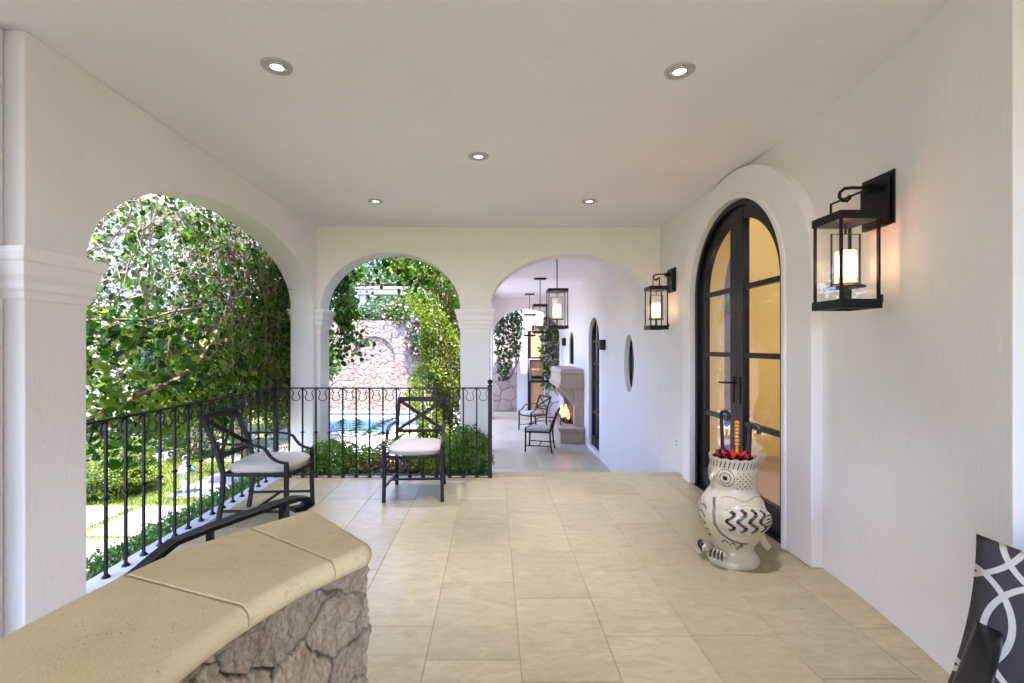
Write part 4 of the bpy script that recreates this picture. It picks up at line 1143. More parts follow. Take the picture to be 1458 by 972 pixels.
m = MB(); lbox(m, .065, .555, .06, .66, .312, .44); wbuild(m, 'seat_cushion', M['cushion'], LC, bevel=.03, bseg=3)
m = MB(); lbox(m, .0, .62, -.06, -.022, .30, .74); wbuild(m, 'backrest', M['blackwood'], LC, bevel=.008)
# throw pillow
def pillow(name, label, corner_mat):
    m = MB(); N = 24; S = .24; fr, bk = [], []
    for i in range(N+1):
        for j in range(N+1):
            u, v = -1+2*i/N, -1+2*j/N
            pin = 1-.07*(1-u*u) if abs(v) >= 0 else 1
            x = u*S*(1-.07*(1-v*v)); y = v*S*(1-.07*(1-u*u))
            th = .075*((1-u*u)*(1-v*v))**.42
            fr.append((x, y, th)); bk.append((x, y, -th))
    w_ = N+1
    f = [(i*w_+j, (i+1)*w_+j, (i+1)*w_+j+1, i*w_+j+1) for i in range(N) for j in range(N)]
    m.add(fr, f, 0, True); m.add(bk, [q[::-1] for q in f], 0, True)
    o = m.build(name, M['pillow'], merge=True)
    uv = o.data.uv_layers.new(name='UVMap')
    for lp in o.data.loops:
        c_ = o.data.vertices[lp.vertex_index].co; uv.data[lp.index].uv = ((c_.x+.3)/.5, (c_.y+.3)/.5)
    o.matrix_world = corner_mat
    return tag(o, label, 'cushion')
# pillow plane: leans on the backrest, faces Fd and up
nz = (Fd*.93+Vector((0, 0, .36))).normalized(); up0 = Vector((0, 0, 1)); py = (up0-nz*up0.dot(nz)).normalized(); px_ = py.cross(nz)
rot = R(-6); ax = px_*math.cos(rot)+py*math.sin(rot); ay = -px_*math.sin(rot)+py*math.cos(rot)
# upper corner nearest the wall end at a chosen point
corner = Vector((1.535, 1.475, .825))
sgn = -1 if ax.dot(Sd) > 0 else 1
cen = corner-ax*(sgn*.24)-ay*.24
mw = Matrix(((ax.x, ay.x, nz.x, cen.x), (ax.y, ay.y, nz.y, cen.y), (ax.z, ay.z, nz.z, cen.z), (0, 0, 0, 1)))
pillow('throw_cushion', 'charcoal cushion printed with interlocking white rings on the black chair', mw)

# ================================================================== GARDEN
# house on the left, seen through the vines
b = thing('garden_house', (-6.62, 8.6, LOW), 'sunlit cream house with grey panelled doors beyond the vine screen', 'house')
mb = MB(); mb.box(-10, -6.62, 3.0, 11.2, LOW, 4.1); wbuild(mb, 'wall', M['cream_wall'], b)
mb = MB(); mb.box(-10.3, -6.3, 2.8, 11.4, 4.1, 4.28); wbuild(mb, 'roof', M['trim'], b)
mb = MB(); mb.box(-6.62, -6.50, 3.0, 11.2, LOW, LOW+.16); wbuild(mb, 'plinth', M['white_render'], b)
for y in (8.55,):
    mb = MB(); mb.box(-6.618, -6.57, y, y+1.05, LOW+.16, 1.5); d = wbuild(mb, 'door', M['greyblue'], b, bevel=.006)
    mb = MB()
    for q in (0, .52):
        for z0, z1 in ((LOW+.3, LOW+1.0), (LOW+1.12, 1.36)): mb.box(-6.569, -6.556, y+.08+q, y+.46+q, z0, z1)
    o = wbuild(mb, 'panel', M['greyblue'], b, bevel=.004); o.parent = d
b.rotation_euler.z = R(-18)
# stone garden wall with arched niche
sw = thing('stone_garden_wall', (-3, 15.6, LOW), 'tall pink grey rubble stone wall with a shallow arched niche behind the pool', 'wall')
H = 2.28
mb = MB(); mb.box(-9, -6.4, 15.5, 15.95, LOW, H); mb.box(-6.4, -1.2, 15.62, 15.95, LOW, H-.01); mb.box(-1.2, 1.0, 15.5, 15.95, LOW, H); wbuild(mb, 'wall', M['stone_garden'], sw)
gx = np.linspace(-6.4, -1.2, 430); gz = np.linspace(LOW, H, 256); GX, GZ = np.meshgrid(gx, gz); gu, gv = GX.ravel(), GZ.ravel()
r3 = np.random.default_rng(5); sd = []
for _ in range(9000):
    q = (-6.5+5.4*r3.random(), LOW-.1+3.3*r3.random()); mn = .12+.10*r3.random()
    if all((q[0]-a)**2+(q[1]-b_)**2 > mn*mn for a, b_ in sd): sd.append(q)
sd = np.array(sd)
uw_ = gu+.05*vnoise(gu+9, gv+3, 5, 41)+.02*vnoise(gu+9, gv+3, 16, 42); vw_ = gv+.05*vnoise(gu+9, gv+3, 5, 43)+.02*vnoise(gu+9, gv+3, 16, 44)
D1 = np.full(len(gu), 9e9); D2 = D1.copy(); ID = np.zeros(len(gu), int)
for k, (a, b_) in enumerate(sd):
    dd = np.hypot(uw_-a, vw_-b_); c1_ = dd < D1
    D2 = np.where(c1_, D1, np.minimum(D2, dd)); ID = np.where(c1_, k, ID); D1 = np.where(c1_, dd, D1)
ee = D2-D1; pf = np.clip(ee/.035, 0, 1); pf = 1-(1-pf)**2; hh_ = r3.random(len(sd)); cc_ = r3.random((len(sd), 2))
dep = -.016+pf*(.016+.014*hh_[ID])+pf*(.008*vnoise(gu+9, gv+3, 18, 45)+.006*vnoise(gu+9, gv+3, 45, 46))
kk = np.clip(np.abs(gu+4.02)/.70, 0, 1); inn = (np.abs(gu+4.02) < .70) & (gv < 1.05+.70*np.sqrt(1-kk*kk))
dep = dep-.07*inn
me = bpy.data.meshes.new('stone_facing'); co = np.stack([gu, 15.5-dep, gv], 1)-np.array(sw.location)
ii = (np.arange(255)[:, None]*430+np.arange(429)[None, :]).ravel(); F_ = np.stack([ii, ii+1, ii+431, ii+430], 1)
me.vertices.add(len(co)); me.vertices.foreach_set('co', co.ravel()); me.loops.add(F_.size); me.loops.foreach_set('vertex_index', F_.ravel().astype(np.int32))
me.polygons.add(len(F_)); me.polygons.foreach_set('loop_start', (np.arange(len(F_))*4).astype(np.int32)); me.polygons.foreach_set('use_smooth', np.ones(len(F_), bool))
me.update(calc_edges=True); me.validate()
tn = (.74+.30*cc_[ID, 0])*np.where(ee < .022, .80, 1.0); wm_ = (cc_[ID, 1]-.5)*.16
at2 = me.color_attributes.new('tone', 'FLOAT_COLOR', 'POINT')
at2.data.foreach_set('color', np.stack([tn*(1+wm_*.5), tn, tn*(1-wm_), np.ones_like(tn)], 1).astype(np.float32).ravel())
def m_facing():
    t = NT('dressed_garden_stone'); p = world_pos(t); a = t.n('ShaderNodeAttribute'); a.attribute_name = 'tone'
    n1 = t.noise(p, 9, 7, .68)[0]
    c = t.mix(t.ramp(n1, [(.3, (0,)*3), (.7, (1,)*3)]), (.185, .142, .100), (.275, .213, .152)); c = t.mix(1.0, c, a.outputs['Color'], 'MULTIPLY')
    t.color(c); t.rough(.9); t.bump(n1, .5, .015); return t.m
me.materials.append(m_facing()); o = bpy.data.objects.new('stone_facing', me); COL.objects.link(o); o.parent = sw
# blue tiled low ledge and coping of the pool
mb = MB(); mb.box(-5.3, -2.6, 14.85, 15.2, LOW, LOW+.10); mb.box(-5.3, -2.6, 14.80, 14.849, LOW, LOW+.09, 1)
tag(mb.build('pool_ledge', [M['deck'], M['bluetile']]), 'low ledge with a dark blue tiled edge behind the pool', 'ledge')
pc = thing('pool_coping', (-3.4, 12.7, LOW), 'white stone coping around the blue pool', 'pool edge')
for x0, x1, y0, y1 in ((-5.3, -1.5, 13.75, 14.1), (-5.3, -1.5, 11.35, 11.7), (-5.3, -5.05, 11.701, 13.749), (-1.75, -1.5, 11.701, 13.749)):
    mb = MB(); mb.box(x0, x1, y0, y1, LOW, LOW+.07); wbuild(mb, 'edge_slab', M['deck'], pc, bevel=.01)
mb = MB(); mb.box(-2.0, -1.35, 13.0, 13.5, LOW, -.10); mb.box(-2.05, -1.3, 12.95, 13.55, -.099, -.05)
tag(mb.build('garden_plinth', M['white_render'], bevel=.01), 'pale rendered block beside the pool behind the chair back', 'plinth')
mb = MB(); mb.box(-2.6, -1.2, 10.4, 10.9, LOW, LOW+.16); mb.box(-2.4, -1.2, 10.9, 11.3, LOW, LOW+.30)
tag(mb.build('garden_step', M['cap'], bevel=.01), 'tan stone steps near the pool', 'steps')
mb = MB(); mb.box(-5.6, -2.2, 19.0, 19.5, 3.55, 3.78); mb.box(-5.7, -2.1, 18.9, 19.6, 3.781, 3.86)
for x in (-5.4, -2.5): mb.box(x-.12, x+.12, 19.1, 19.4, LOW, 3.549)
tag(mb.build('pergola_beam', M['deck'], bevel=.01), 'white horizontal pergola beam above the stone garden wall', 'pergola')

# building, pillar and stone wall past the gallery
bb = thing('pavilion', (1.6, 15.6, LOW), 'white pavilion with a dark framed amber window past the gallery arch', 'building')
mb = MB(); mb.box(.78, 4, 15.3, 18, LOW, 3.2); wbuild(mb, 'wall', M['white_render'], bb)
mb = MB()
x0, x1 = 1.13, 2.0
for h in (LOW+.05, .40, 1.02, 2.06): mb.box(x0, x1, 15.22, 15.29, h-.05, h+.05)
for x in (x0+.04, x1-.04): mb.box(x-.05, x+.05, 15.215, 15.291, LOW+.05, 2.10)
wf = wbuild(mb, 'window_frame', M['blackwood'], bb)
mb = MB(); mb.box(x0, x1, 15.26, 15.285, LOW+.05, 2.05)
o = mb.build('pane', m_plain('amber_blind', (.52, .30, .12), .55, 0, .1, 30, .2)); o.data.transform(Matrix.Translation(-Vector(bb.location))); o.parent = wf
mb = MB()
def sash(cx0, cx1, ytop, ztop, ybot, zbot):
    P = [(cx0, ytop, ztop), (cx1, ytop, ztop), (cx1, ybot, zbot), (cx0, ybot, zbot)]
    for a, b_ in zip(P, P[1:]+P[:1]): mb.bar([a, b_], .06, .06, (0, .5, .5) if a[2] == b_[2] else (1, 0, 0))
sash(x0+.02, x1-.05, 15.2, .98, 14.45, .33)
wbuild(mb, 'open_sash', M['blackwood'], bb)
sp = thing('stone_pillar', (1.85, 14.75, LOW), 'pale rubble stone pillar half covered by ivy', 'pillar')
mb = MB(); mb.box(1.62, 2.12, 14.5, 15.0, LOW, 2.6); wbuild(mb, 'shaft', M['stone_grey'], sp, bevel=.02)
sw2 = thing('stone_boundary_wall', (.3, 17, LOW), 'pale rubble stone wall with ivy beyond the gallery arch', 'wall')
mb = MB(); mb.box(-.6, .80, 16.9, 17.3, LOW, 2.6); mb.box(-.6, .80, 16.75, 16.899, LOW, .33); wbuild(mb, 'wall', M['stone_grey'], sw2)
ob = thing('open_shutter', (.83, 15.2, .4), 'dark open shutter sticking out left of the white pavilion corner', 'shutter')
mb = MB(); mb.bar([(.80, 15.25, .95), (.52, 14.8, .42)], .22, .04, (0, 1, 0)); wbuild(mb, 'panel', M['greyblue'], ob)
# red flowering plant at the foot of the far stone wall
t = thing('flowering_plant', (.42, 16.2, LOW), 'small red flowering plant at the foot of the far stone wall', 'plant')
def local(P, t): return np.asarray(P)-np.array(t.location)
leaf_cloud('blossom', local(ell_points(160, (.42, 16.2, LOW+.28), (.36, .25, .22), .3), t), .09, M['petal'], t)
leaf_cloud('foliage', local(ell_points(260, (.35, 16.3, LOW+.45), (.45, .25, .45), .2), t), .09, M['leaf_dark'], t)

# fireplace
fp = thing('stone_fireplace', (1.8, 11.4, LOW), 'carved tan stone fireplace with a burning fire on the gallery wall', 'fireplace')
zb = LOW+.03
mb = MB(); mb.box(1.50, 2.055, 10.46, 12.5, zb, -.50); mb.box(1.455, 2.055, 10.40, 12.56, -.499, -.42); wbuild(mb, 'hearth', M['fire_stone'], fp, bevel=.012)
mb = MB(); mb.box(1.86, 2.055, 10.62, 12.38, -.419, .455); mb.box(1.845, 1.90, 10.60, 10.66, -.419, .40); wbuild(mb, 'back_panel', M['fire_stone'], fp, bevel=.01)
for y in (10.66, 12.18):
    mb = MB(); pr = [(1.86, -.06), (1.845, .02), (1.80, .10), (1.72, .19), (1.67, .27), (1.63, .36), (1.56, .42), (1.53, .454), (1.86, .454)]
    a = [(x, y, z) for x, z in pr]; c_ = [(x, y+.18, z) for x, z in pr]
    mb.rings([a, c_], True, True, True, 0, False); wbuild(mb, 'corbel', M['fire_stone'], fp, bevel=.006)
mb = MB()
mb.rings([[(1.50, 10.58, .455), (2.055, 10.58, .455), (2.055, 12.42, .455), (1.50, 12.42, .455)], [(1.48, 10.55, .54), (2.055, 10.55, .54), (2.055, 12.45, .54), (1.48, 12.45, .54)],
          [(1.52, 10.58, .56), (2.055, 10.58, .56), (2.055, 12.42, .56), (1.52, 12.42, .56)], [(1.535, 10.60, .78), (2.055, 10.60, .78), (2.055, 12.40, .78), (1.535, 12.40, .78)],
          [(1.50, 10.56, .80), (2.055, 10.56, .80), (2.055, 12.44, .80), (1.50, 12.44, .80)], [(1.56, 10.62, .90), (2.055, 10.62, .90), (2.055, 12.38, .90), (1.56, 12.38, .90)]], True, True, True, 0, False)
wbuild(mb, 'hood', M['fire_stone'], fp, bevel=.008)
mb = MB(); mb.box(1.852, 1.859, 10.85, 12.17, -.415, .42); wbuild(mb, 'firebox', m_plain('soot_black', (.03, .024, .02), .95), fp)
mb = MB()
for k in range(4): mb.tube([(1.63+.06*k, 10.95+.05*k, -.33+.03*(k % 2)), (1.70+.04*k, 11.75, -.30+.03*(k % 2))], .045, 8)
wbuild(mb, 'log', M['bark'], fp)
mb = MB()
for y in (10.85, 11.8):
    mb.tube([(1.56, y, -.415), (1.57, y, -.25), (1.66, y, -.36), (1.85, y, -.38)], .012, 6)
wbuild(mb, 'fire_grate', M['iron'], fp)
mb = MB()
for k in range(16):
    x, y = 1.66+.14*random.random(), 10.95+.75*random.random(); hgt = .10+.20*random.random(); r_ = .018+.018*random.random()
    mb.tube([(x, y, -.30), (x+.02*random.random(), y+.02, -.30+hgt*.4), (x-.02*random.random(), y-.02, -.30+hgt*.75), (x, y+.03*random.random(), -.30+hgt)], [r_*.7, r_, r_*.55, .002], 8)
wbuild(mb, 'flame', m_emit('flame_light', (1, .36, .04), .65), fp)

# lantern on the lawn
gl = thing('garden_lantern', (-4.62, 6.95, LOW), 'pale metal candle lantern standing on the garden paving', 'lantern')
mb = MB(); mb.lathe([(.15, .012), (.15, .035), (.13, .05)], (0, 0, 0), 20); mb.build('base', M['chrome'], gl, sharp=40)
mb = MB(); mb.lathe([(.115, .05), (.115, .36)], (0, 0, 0), 24, cap0=False, cap1=False); mb.build('glass_chimney', m_glass('lantern_cylinder_glass'), gl)
for k in range(4):
    a = math.pi/4+k*math.pi/2; mb = MB(); mb.tube([(.125*math.cos(a), .125*math.sin(a), .05), (.125*math.cos(a), .125*math.sin(a), .37)], .008, 6); mb.build('post', M['chrome'], gl)
mb = MB(); mb.lathe([(.14, .36), (.14, .38), (.10, .42), (.07, .45), (.055, .47), (.055, .50), (.02, .52)], (0, 0, 0), 24); mb.build('lid', M['chrome'], gl, sharp=40)
mb = MB(); mb.tube([(.05*math.cos(a), 0, .52+.07*math.sin(a)) for a in np.linspace(0, math.pi, 9)], .006, 6); mb.build('handle', M['chrome'], gl)
mb = MB(); mb.lathe([(.05, .05), (.05, .22)], (0, 0, 0), 16); mb.build('candle', M['white_plastic'], gl)

# ---------------------------------------------------------------- plants
def clump(name, label, cat, c, r_, n, size, mat, shell=.45, group=None, stem=True, width=.75, droop=.3, core=False):
    t = thing(name, (c[0], c[1], c[2]-r_[2]), label, cat, group)
    P = local(ell_points(n, c, r_, shell), t); sz = size*(.6+.7*rng.random(n))
    leaf_cloud('foliage', P, sz, mat, t, width=width, droop=droop)
    if stem:
        m = MB()
        for k in range(7):
            d = Vector((rng.normal()*.5, rng.normal()*.5, 1)).normalized(); L = r_[2]*1.5
            m.tube(walk((rng.normal()*.04, rng.normal()*.04, -.02), d, 5, L/5, .15), [.012, .01, .009, .007, .005, .003], 5)
        m.build('stem', M['stem'], t)
    return t
# hedge along the railing
t = thing('low_hedge', (-2.98, 4.5, LOW), 'low clipped green hedge beneath the railing, along the pale path', 'hedge')
n = 26000
P = np.stack([-3.36+.78*rng.random(n), 1.6+5.6*rng.random(n), LOW+.02+.43*rng.random(n)**.45], 1)
edge = rng.random(n) < .55
side = rng.random(n) < .45
P[edge & side, 0] = -3.36+.05*rng.normal(size=(edge & side).sum()); P[edge & ~side, 2] = LOW+.43+.035*rng.normal(size=(edge & ~side).sum())
P[:, 2] += .04*np.sin(P[:, 1]*7)*np.cos(P[:, 0]*9)
leaf_cloud('foliage', local(P, t), .022+.022*rng.random(n), M['leaf_hedge'], t, droop=-.4)
m = MB(); m.box(-3.28, -2.66, 1.6, 7.15, LOW, LOW+.34); wbuild(m, 'dark_core', m_plain('hedge_interior', (.03, .045, .015), .95, 0, .5, 40), t)  # solid dark box added inside to stop see-through, no modelled twigs
# sparse taller sprigs of the hedge
k = 60
clump('round_bush', 'round yellow green bush on the lawn beside the path', 'bush', (-5.75, 6.95, LOW+.40), (.58, .55, .46), 11000, .034, M['leaf_lime'], .86)
clump('shrub', 'pale flowering shrub in front of the grey house doors', 'bush', (-6.0, 9.3, LOW+.55), (.55, .6, .65), 3000, .05, M['leaf_small'], .5)
clump('shrub', 'tall dark shrub at the back of the lawn, near the stone garden wall', 'bush', (-5.6, 12.6, .5), (.9, .9, 1.5), 4000, .09, M['leaf_mid'], .4)
bsh = bpy.data.objects['round_bush']; m = MB(); m.lathe([(.05, -.30), (.40, -.22), (.50, 0), (.40, .25), (.05, .36)], (0, 0, .44), 18); m.build('dark_core', bpy.data.materials['hedge_interior'], bsh)  # dark solid core added so the bush looks filled
# lawn blades
n = 26000; P = np.stack([-6.55+3.2*rng.random(n), 5.0+6.2*rng.random(n), np.full(n, LOW)], 1)
inp = ((P[:, 0] > -4.86) & (P[:, 0] < -3.4) & (((P[:, 1] < 5.34)) | ((P[:, 1] > 5.40) & (P[:, 1] < 6.44)) | ((P[:, 1] > 6.78) & (P[:, 1] < 8.32)) | (P[:, 1] > 8.43) & (P[:, 1] < 9.62))) | ((P[:, 0] < -4.94) & (P[:, 1] < 6.44))
P = P[~inp]
g = leaf_cloud('grass', P, .05+.03*rng.random(len(P)), m_leaf('grass_blade', [(0, (.04, .075, .004)), (.5, (.085, .13, .007)), (1, (.14, .175, .012))], .4), None, droop=-3, width=.14, fold=.02)
g['kind'] = 'stuff'

# the vine screen outside the wide arch
vt = thing('climbing_vine', (-2.8, 4.6, 2.9), 'tangled broad leaved vine hanging like a curtain in the wide arch', 'vine')
m = MB()
tips = []
for k in range(170):     # hanging and crossing stems
    y0 = 2.7+4.0*rng.random(); x0 = -2.62-.75*rng.random()
    s0 = (x0, y0, 2.95+.25*rng.random()); d = (rng.normal()*.25, rng.normal()*.55, -1)
    w_ = walk(s0, d, 14, .13+.05*rng.random(), .20, (0, 0, -.03)); r0 = .003+.005*rng.random()**2
    w_ = [Vector((min(q.x, -2.535), q.y, q.z)) for q in w_]
    m.tube(w_, [r0*(1-.045*i) for i in range(len(w_))], 5); tips += w_[3:]
for k in range(46):      # sideways runners
    y0 = 2.6+3.6*rng.random(); z0 = .9+2.0*rng.random(); sg = 1 if rng.random() < .5 else -1
    w_ = walk((-2.65-.6*rng.random(), y0, z0), (rng.normal()*.15, sg, .25*rng.normal()), 12, .12, .18)
    w_ = [Vector((min(q.x, -2.535), q.y, q.z)) for q in w_]
    m.tube(w_, [.006*(1-.05*i) for i in range(len(w_))], 5); tips += w_[2:]
# the one stout rising branch
bp_ = [Vector(q) for q in ((-2.72, 2.85, .86), (-2.70, 3.15, .95), (-2.68, 3.5, 1.05), (-2.66, 3.85, 1.13), (-2.68, 4.2, 1.27), (-2.72, 4.5, 1.5), (-2.76, 4.75, 1.75), (-2.8, 4.95, 2.05), (-2.85, 5.1, 2.4), (-2.9, 5.2, 2.8))]
m.tube(bp_, [.016, .017, .016, .015, .014, .013, .012, .011, .010, .009], 7)
m.tube([Vector((-2.62, 2.75, 1.56)), Vector((-2.62, 3.1, 1.60)), Vector((-2.64, 3.5, 1.62)), Vector((-2.68, 3.9, 1.72)), Vector((-2.75, 4.3, 1.78))], [.010, .010, .009, .008, .006], 6)
wbuild(m, 'stem', M['stem'], vt)
def dens(y, z):
    """how leafy the curtain is at a place: open towards the upper near side"""
    d = np.ones_like(y)
    d *= np.where((y < 4.1) & (z > 1.55), .55, 1); d *= np.where((y < 3.5) & (z > 2.2), .6, 1)
    d *= np.where((z < .95) & (y < 4.6), .85, 1); d *= np.where(z < .62, .45, 1)
    return d
tp_ = np.array([tuple(q) for q in tips])
cl_ = np.stack([-3.45+.9*rng.random(420), 2.6+4.1*rng.random(420), .5+2.45*rng.random(420)], 1)
cl_ = cl_[rng.random(420) < dens(cl_[:, 1], cl_[:, 2])]
def vine_leaves(n, name, mat, lo, hi, jit, cfrac, cj):
    P = tp_[rng.integers(0, len(tp_), n)]+rng.normal(size=(n, 3))*jit
    k = rng.random(n) < cfrac; P[k] = cl_[rng.integers(0, len(cl_), k.sum())]+rng.normal(size=(k.sum(), 3))*cj
    P[:, 0] = np.minimum(P[:, 0], -2.545)
    keep = (rng.random(n) < dens(P[:, 1], P[:, 2])) & (P[:, 2] > .35) & (P[:, 1] > 2.5); P = P[keep]
    leaf_cloud(name, local(P, vt), lo+(hi-lo)*rng.random(len(P))**2.2, mat, vt, nrm=(.45, -.55, .45), spread=.75, droop=.9, width=.82)
vine_leaves(4600, 'leaves', M['leaf_big'], .028, .112, .05, .6, .13)
vine_leaves(12500, 'small_leaves', M['leaf_small'], .018, .055, .035, .5, .12)
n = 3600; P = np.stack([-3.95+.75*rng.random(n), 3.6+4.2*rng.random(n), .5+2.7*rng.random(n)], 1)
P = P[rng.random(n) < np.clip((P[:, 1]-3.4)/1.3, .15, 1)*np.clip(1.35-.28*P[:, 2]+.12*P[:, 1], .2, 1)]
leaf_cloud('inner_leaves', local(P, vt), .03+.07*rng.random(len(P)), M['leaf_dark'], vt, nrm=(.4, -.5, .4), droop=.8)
m = MB()
for k in range(80):
    w_ = walk((-2.545-.06*rng.random(), 3.6+2.9*rng.random(), 1.4+1.5*rng.random()), rng.normal(size=3)*np.array([.2, 1, 1]), 9, .085, .32)
    w_ = [Vector((min(q.x, -2.53), q.y, q.z)) for q in w_]; r0 = .0022+.0024*rng.random()
    m.tube(w_, [r0*(1-.06*i) for i in range(len(w_))], 4)
wbuild(m, 'twigs', M['bark'], vt)
def low_leaves(n, name, mat, lo, hi):
    c_ = np.stack([-3.3+.7*rng.random(90), 2.7+2.3*rng.random(90), .72+.95*rng.random(90)], 1)
    P = c_[rng.integers(0, 90, n)]+rng.normal(size=(n, 3))*.10; P[:, 0] = np.minimum(P[:, 0], -2.55)
    leaf_cloud(name, local(P, vt), lo+(hi-lo)*rng.random(n)**2, mat, vt, nrm=(.45, -.55, .45), spread=.75, droop=.9, width=.82)
low_leaves(1500, 'lime_leaves', M['leaf_lime'], .03, .11); low_leaves(1300, 'low_leaves', M['leaf_big'], .03, .12)  # lime green and broad leaves mixed into the lower near curtain
vine_leaves(900, 'dry_leaves', M['leaf_dry'], .02, .06, .03, .1, .1)
# finer hanging curtain against the far corner pillar
ct = thing('hanging_creeper', (-2.65, 5.9, 2.9), 'fine brown stemmed creeper hanging beside the corner pillar', 'vine')
m = MB(); tips = []
for k in range(80):
    y0 = 5.15+1.5*rng.random(); x0 = -2.56-.28*rng.random(); 
    w_ = walk((x0, y0, 2.85-.3*rng.random()), (rng.normal()*.08, rng.normal()*.12, -1), 16, .13, .10, (0, 0, -.06))
    w_ = [Vector((min(q.x, -2.515), q.y, max(q.z, -.3))) for q in w_]
    m.tube(w_, .0022, 4); tips += w_[1:]
for k in range(60):      # dry tangle high under the arch
    w_ = walk((-2.58-.2*rng.random(), 4.4+1.9*rng.random(), 2.0+.75*rng.random()), rng.normal(size=3), 10, .08, .5)
    w_ = [Vector((min(q.x, -2.515), q.y, q.z)) for q in w_]; m.tube(w_, .0028, 4)
for s_, e_ in (((-2.49, 5.55, 2.22), (-2.30, 5.62, 2.20)), ((-2.5, 5.5, 2.35), (-2.34, 5.3, 2.44)), ((-2.5, 5.6, 2.10), (-2.22, 5.68, 2.14))):
    m.tube([s_, ((s_[0]+e_[0])/2, (s_[1]+e_[1])/2, s_[2]+.03), e_], .003, 4)
wbuild(m, 'stem', M['stem'], ct)
tp_ = np.array([tuple(q) for q in tips]); n = 4600
n = 11000; P = tp_[rng.integers(0, len(tp_), n)]+rng.normal(size=(n, 3))*np.array([.06, .08, .06]); P[:, 0] = np.minimum(P[:, 0], -2.52)
leaf_cloud('leaves', local(P, ct), .025+.035*rng.random(n), M['leaf_small'], ct, nrm=(.4, -.6, .3), droop=1.2)

# vine over the planted arch
at_ = thing('arch_vine', (-1.6, 6.4, 2.6), 'leafy vine trailing over the top and left of the planted arch', 'vine')
m = MB(); tips = []
for k in range(34):
    x0 = -2.35+1.95*rng.random()
    w_ = walk((x0, 6.2+.35*rng.random(), 2.72+.2*rng.random()), (rng.normal()*.6, .1*rng.normal(), -.7), 7, .09, .25, (0, 0, -.02))
    w_ = [Vector((q.x, max(q.y, 6.16), q.z)) for q in w_]; m.tube(w_, .004, 5); tips += w_
for k in range(22):
    w_ = walk((-2.30+.35*rng.random(), 6.2+.3*rng.random(), 2.6), (.06*rng.normal(), 0, -1), 12, .11, .12, (0, 0, -.05))
    w_ = [Vector((q.x, max(q.y, 6.16), q.z)) for q in w_]; m.tube(w_, .004, 5); tips += w_
m.tube([(-1.95, 6.3, 2.2), (-2.0, 6.3, 1.9), (-2.1, 6.32, 1.65), (-2.22, 6.35, 1.45)], .006, 5)
m.tube([(-2.2, 6.4, 2.45), (-1.7, 6.45, 2.30), (-1.2, 6.5, 2.28), (-.8, 6.5, 2.5)], .012, 6)
wbuild(m, 'stem', M['stem'], at_)
tp_ = np.array([tuple(q) for q in tips]); n = 1900
P = tp_[rng.integers(0, len(tp_), n)]+rng.normal(size=(n, 3))*np.array([.09, .09, .07]); P[:, 1] = np.maximum(P[:, 1], 6.15)
leaf_cloud('leaves', local(P, at_), .04+.07*rng.random(n)**1.5, M['leaf_big'], at_, nrm=(.1, -.8, .5), droop=.9)
# the bright ivy column
ic = thing('ivy_column', (-.95, 8.25, LOW), 'thick bright green column of creeper beside the white pillar', 'creeper')
n = 25000
a = 2*math.pi*rng.random(n); h = LOW+3.6*rng.random(n); rad = (.36+.10*np.sin(h*3.1+a*2)+.07*np.sin(h*7+a*3)+.10*np.clip((h-1.9)/1.0, 0, 1))*(.72+.33*rng.random(n))
P = np.stack([-.93+rad*np.cos(a)*1.15, 8.25+rad*np.sin(a), h], 1)
leaf_cloud('foliage', local(P, ic), .025+.045*rng.random(n), M['leaf_lime'], ic, droop=1.3, width=.6)
m = MB(); m.tube([(-.93, 8.25, LOW), (-.9, 8.25, .6), (-.95, 8.27, 2.6)], [.2, .18, .12], 10); wbuild(m, 'trunk', M['bark'], ic)
clump('overhanging_shrub', 'loose green creeper crown spilling from the top of the bright column', 'creeper', (-1.05, 8.5, 2.95), (.85, .6, .5), 3600, .07, M['leaf_lime'], .3)
# bougainvillea on the stone wall
G2 = 'flowering bushes along the top of the stone wall'
for x, y, z, r_, fl_, lab in ((-5.4, 15.9, 2.35, (.8, .45, .38), 100, 'pink flowered bush on the wall top, at its left end'), (-4.2, 16.0, 2.5, (.8, .5, .42), 25, 'mostly green bush on the wall top above the niche'),
                              (-3.1, 15.8, 2.5, (.7, .5, .5), 120, 'bush with pink and white flowers on the wall top, right of the niche'), (-2.45, 15.3, 1.75, (.45, .35, .75), 90, 'bright pink bougainvillea spilling down the stone wall')):
    t = clump('flowering_bush', lab, 'bush', (x, y, z), r_, 1500, .10, M['leaf_far'] if fl_ < 100 else M['leaf_small'], .35, G2)
    leaf_cloud('blossom', local(ell_points(fl_, (x, y-.1, z), tuple(q*1.02 for q in r_), .75), t), .10, M['petal'], t)
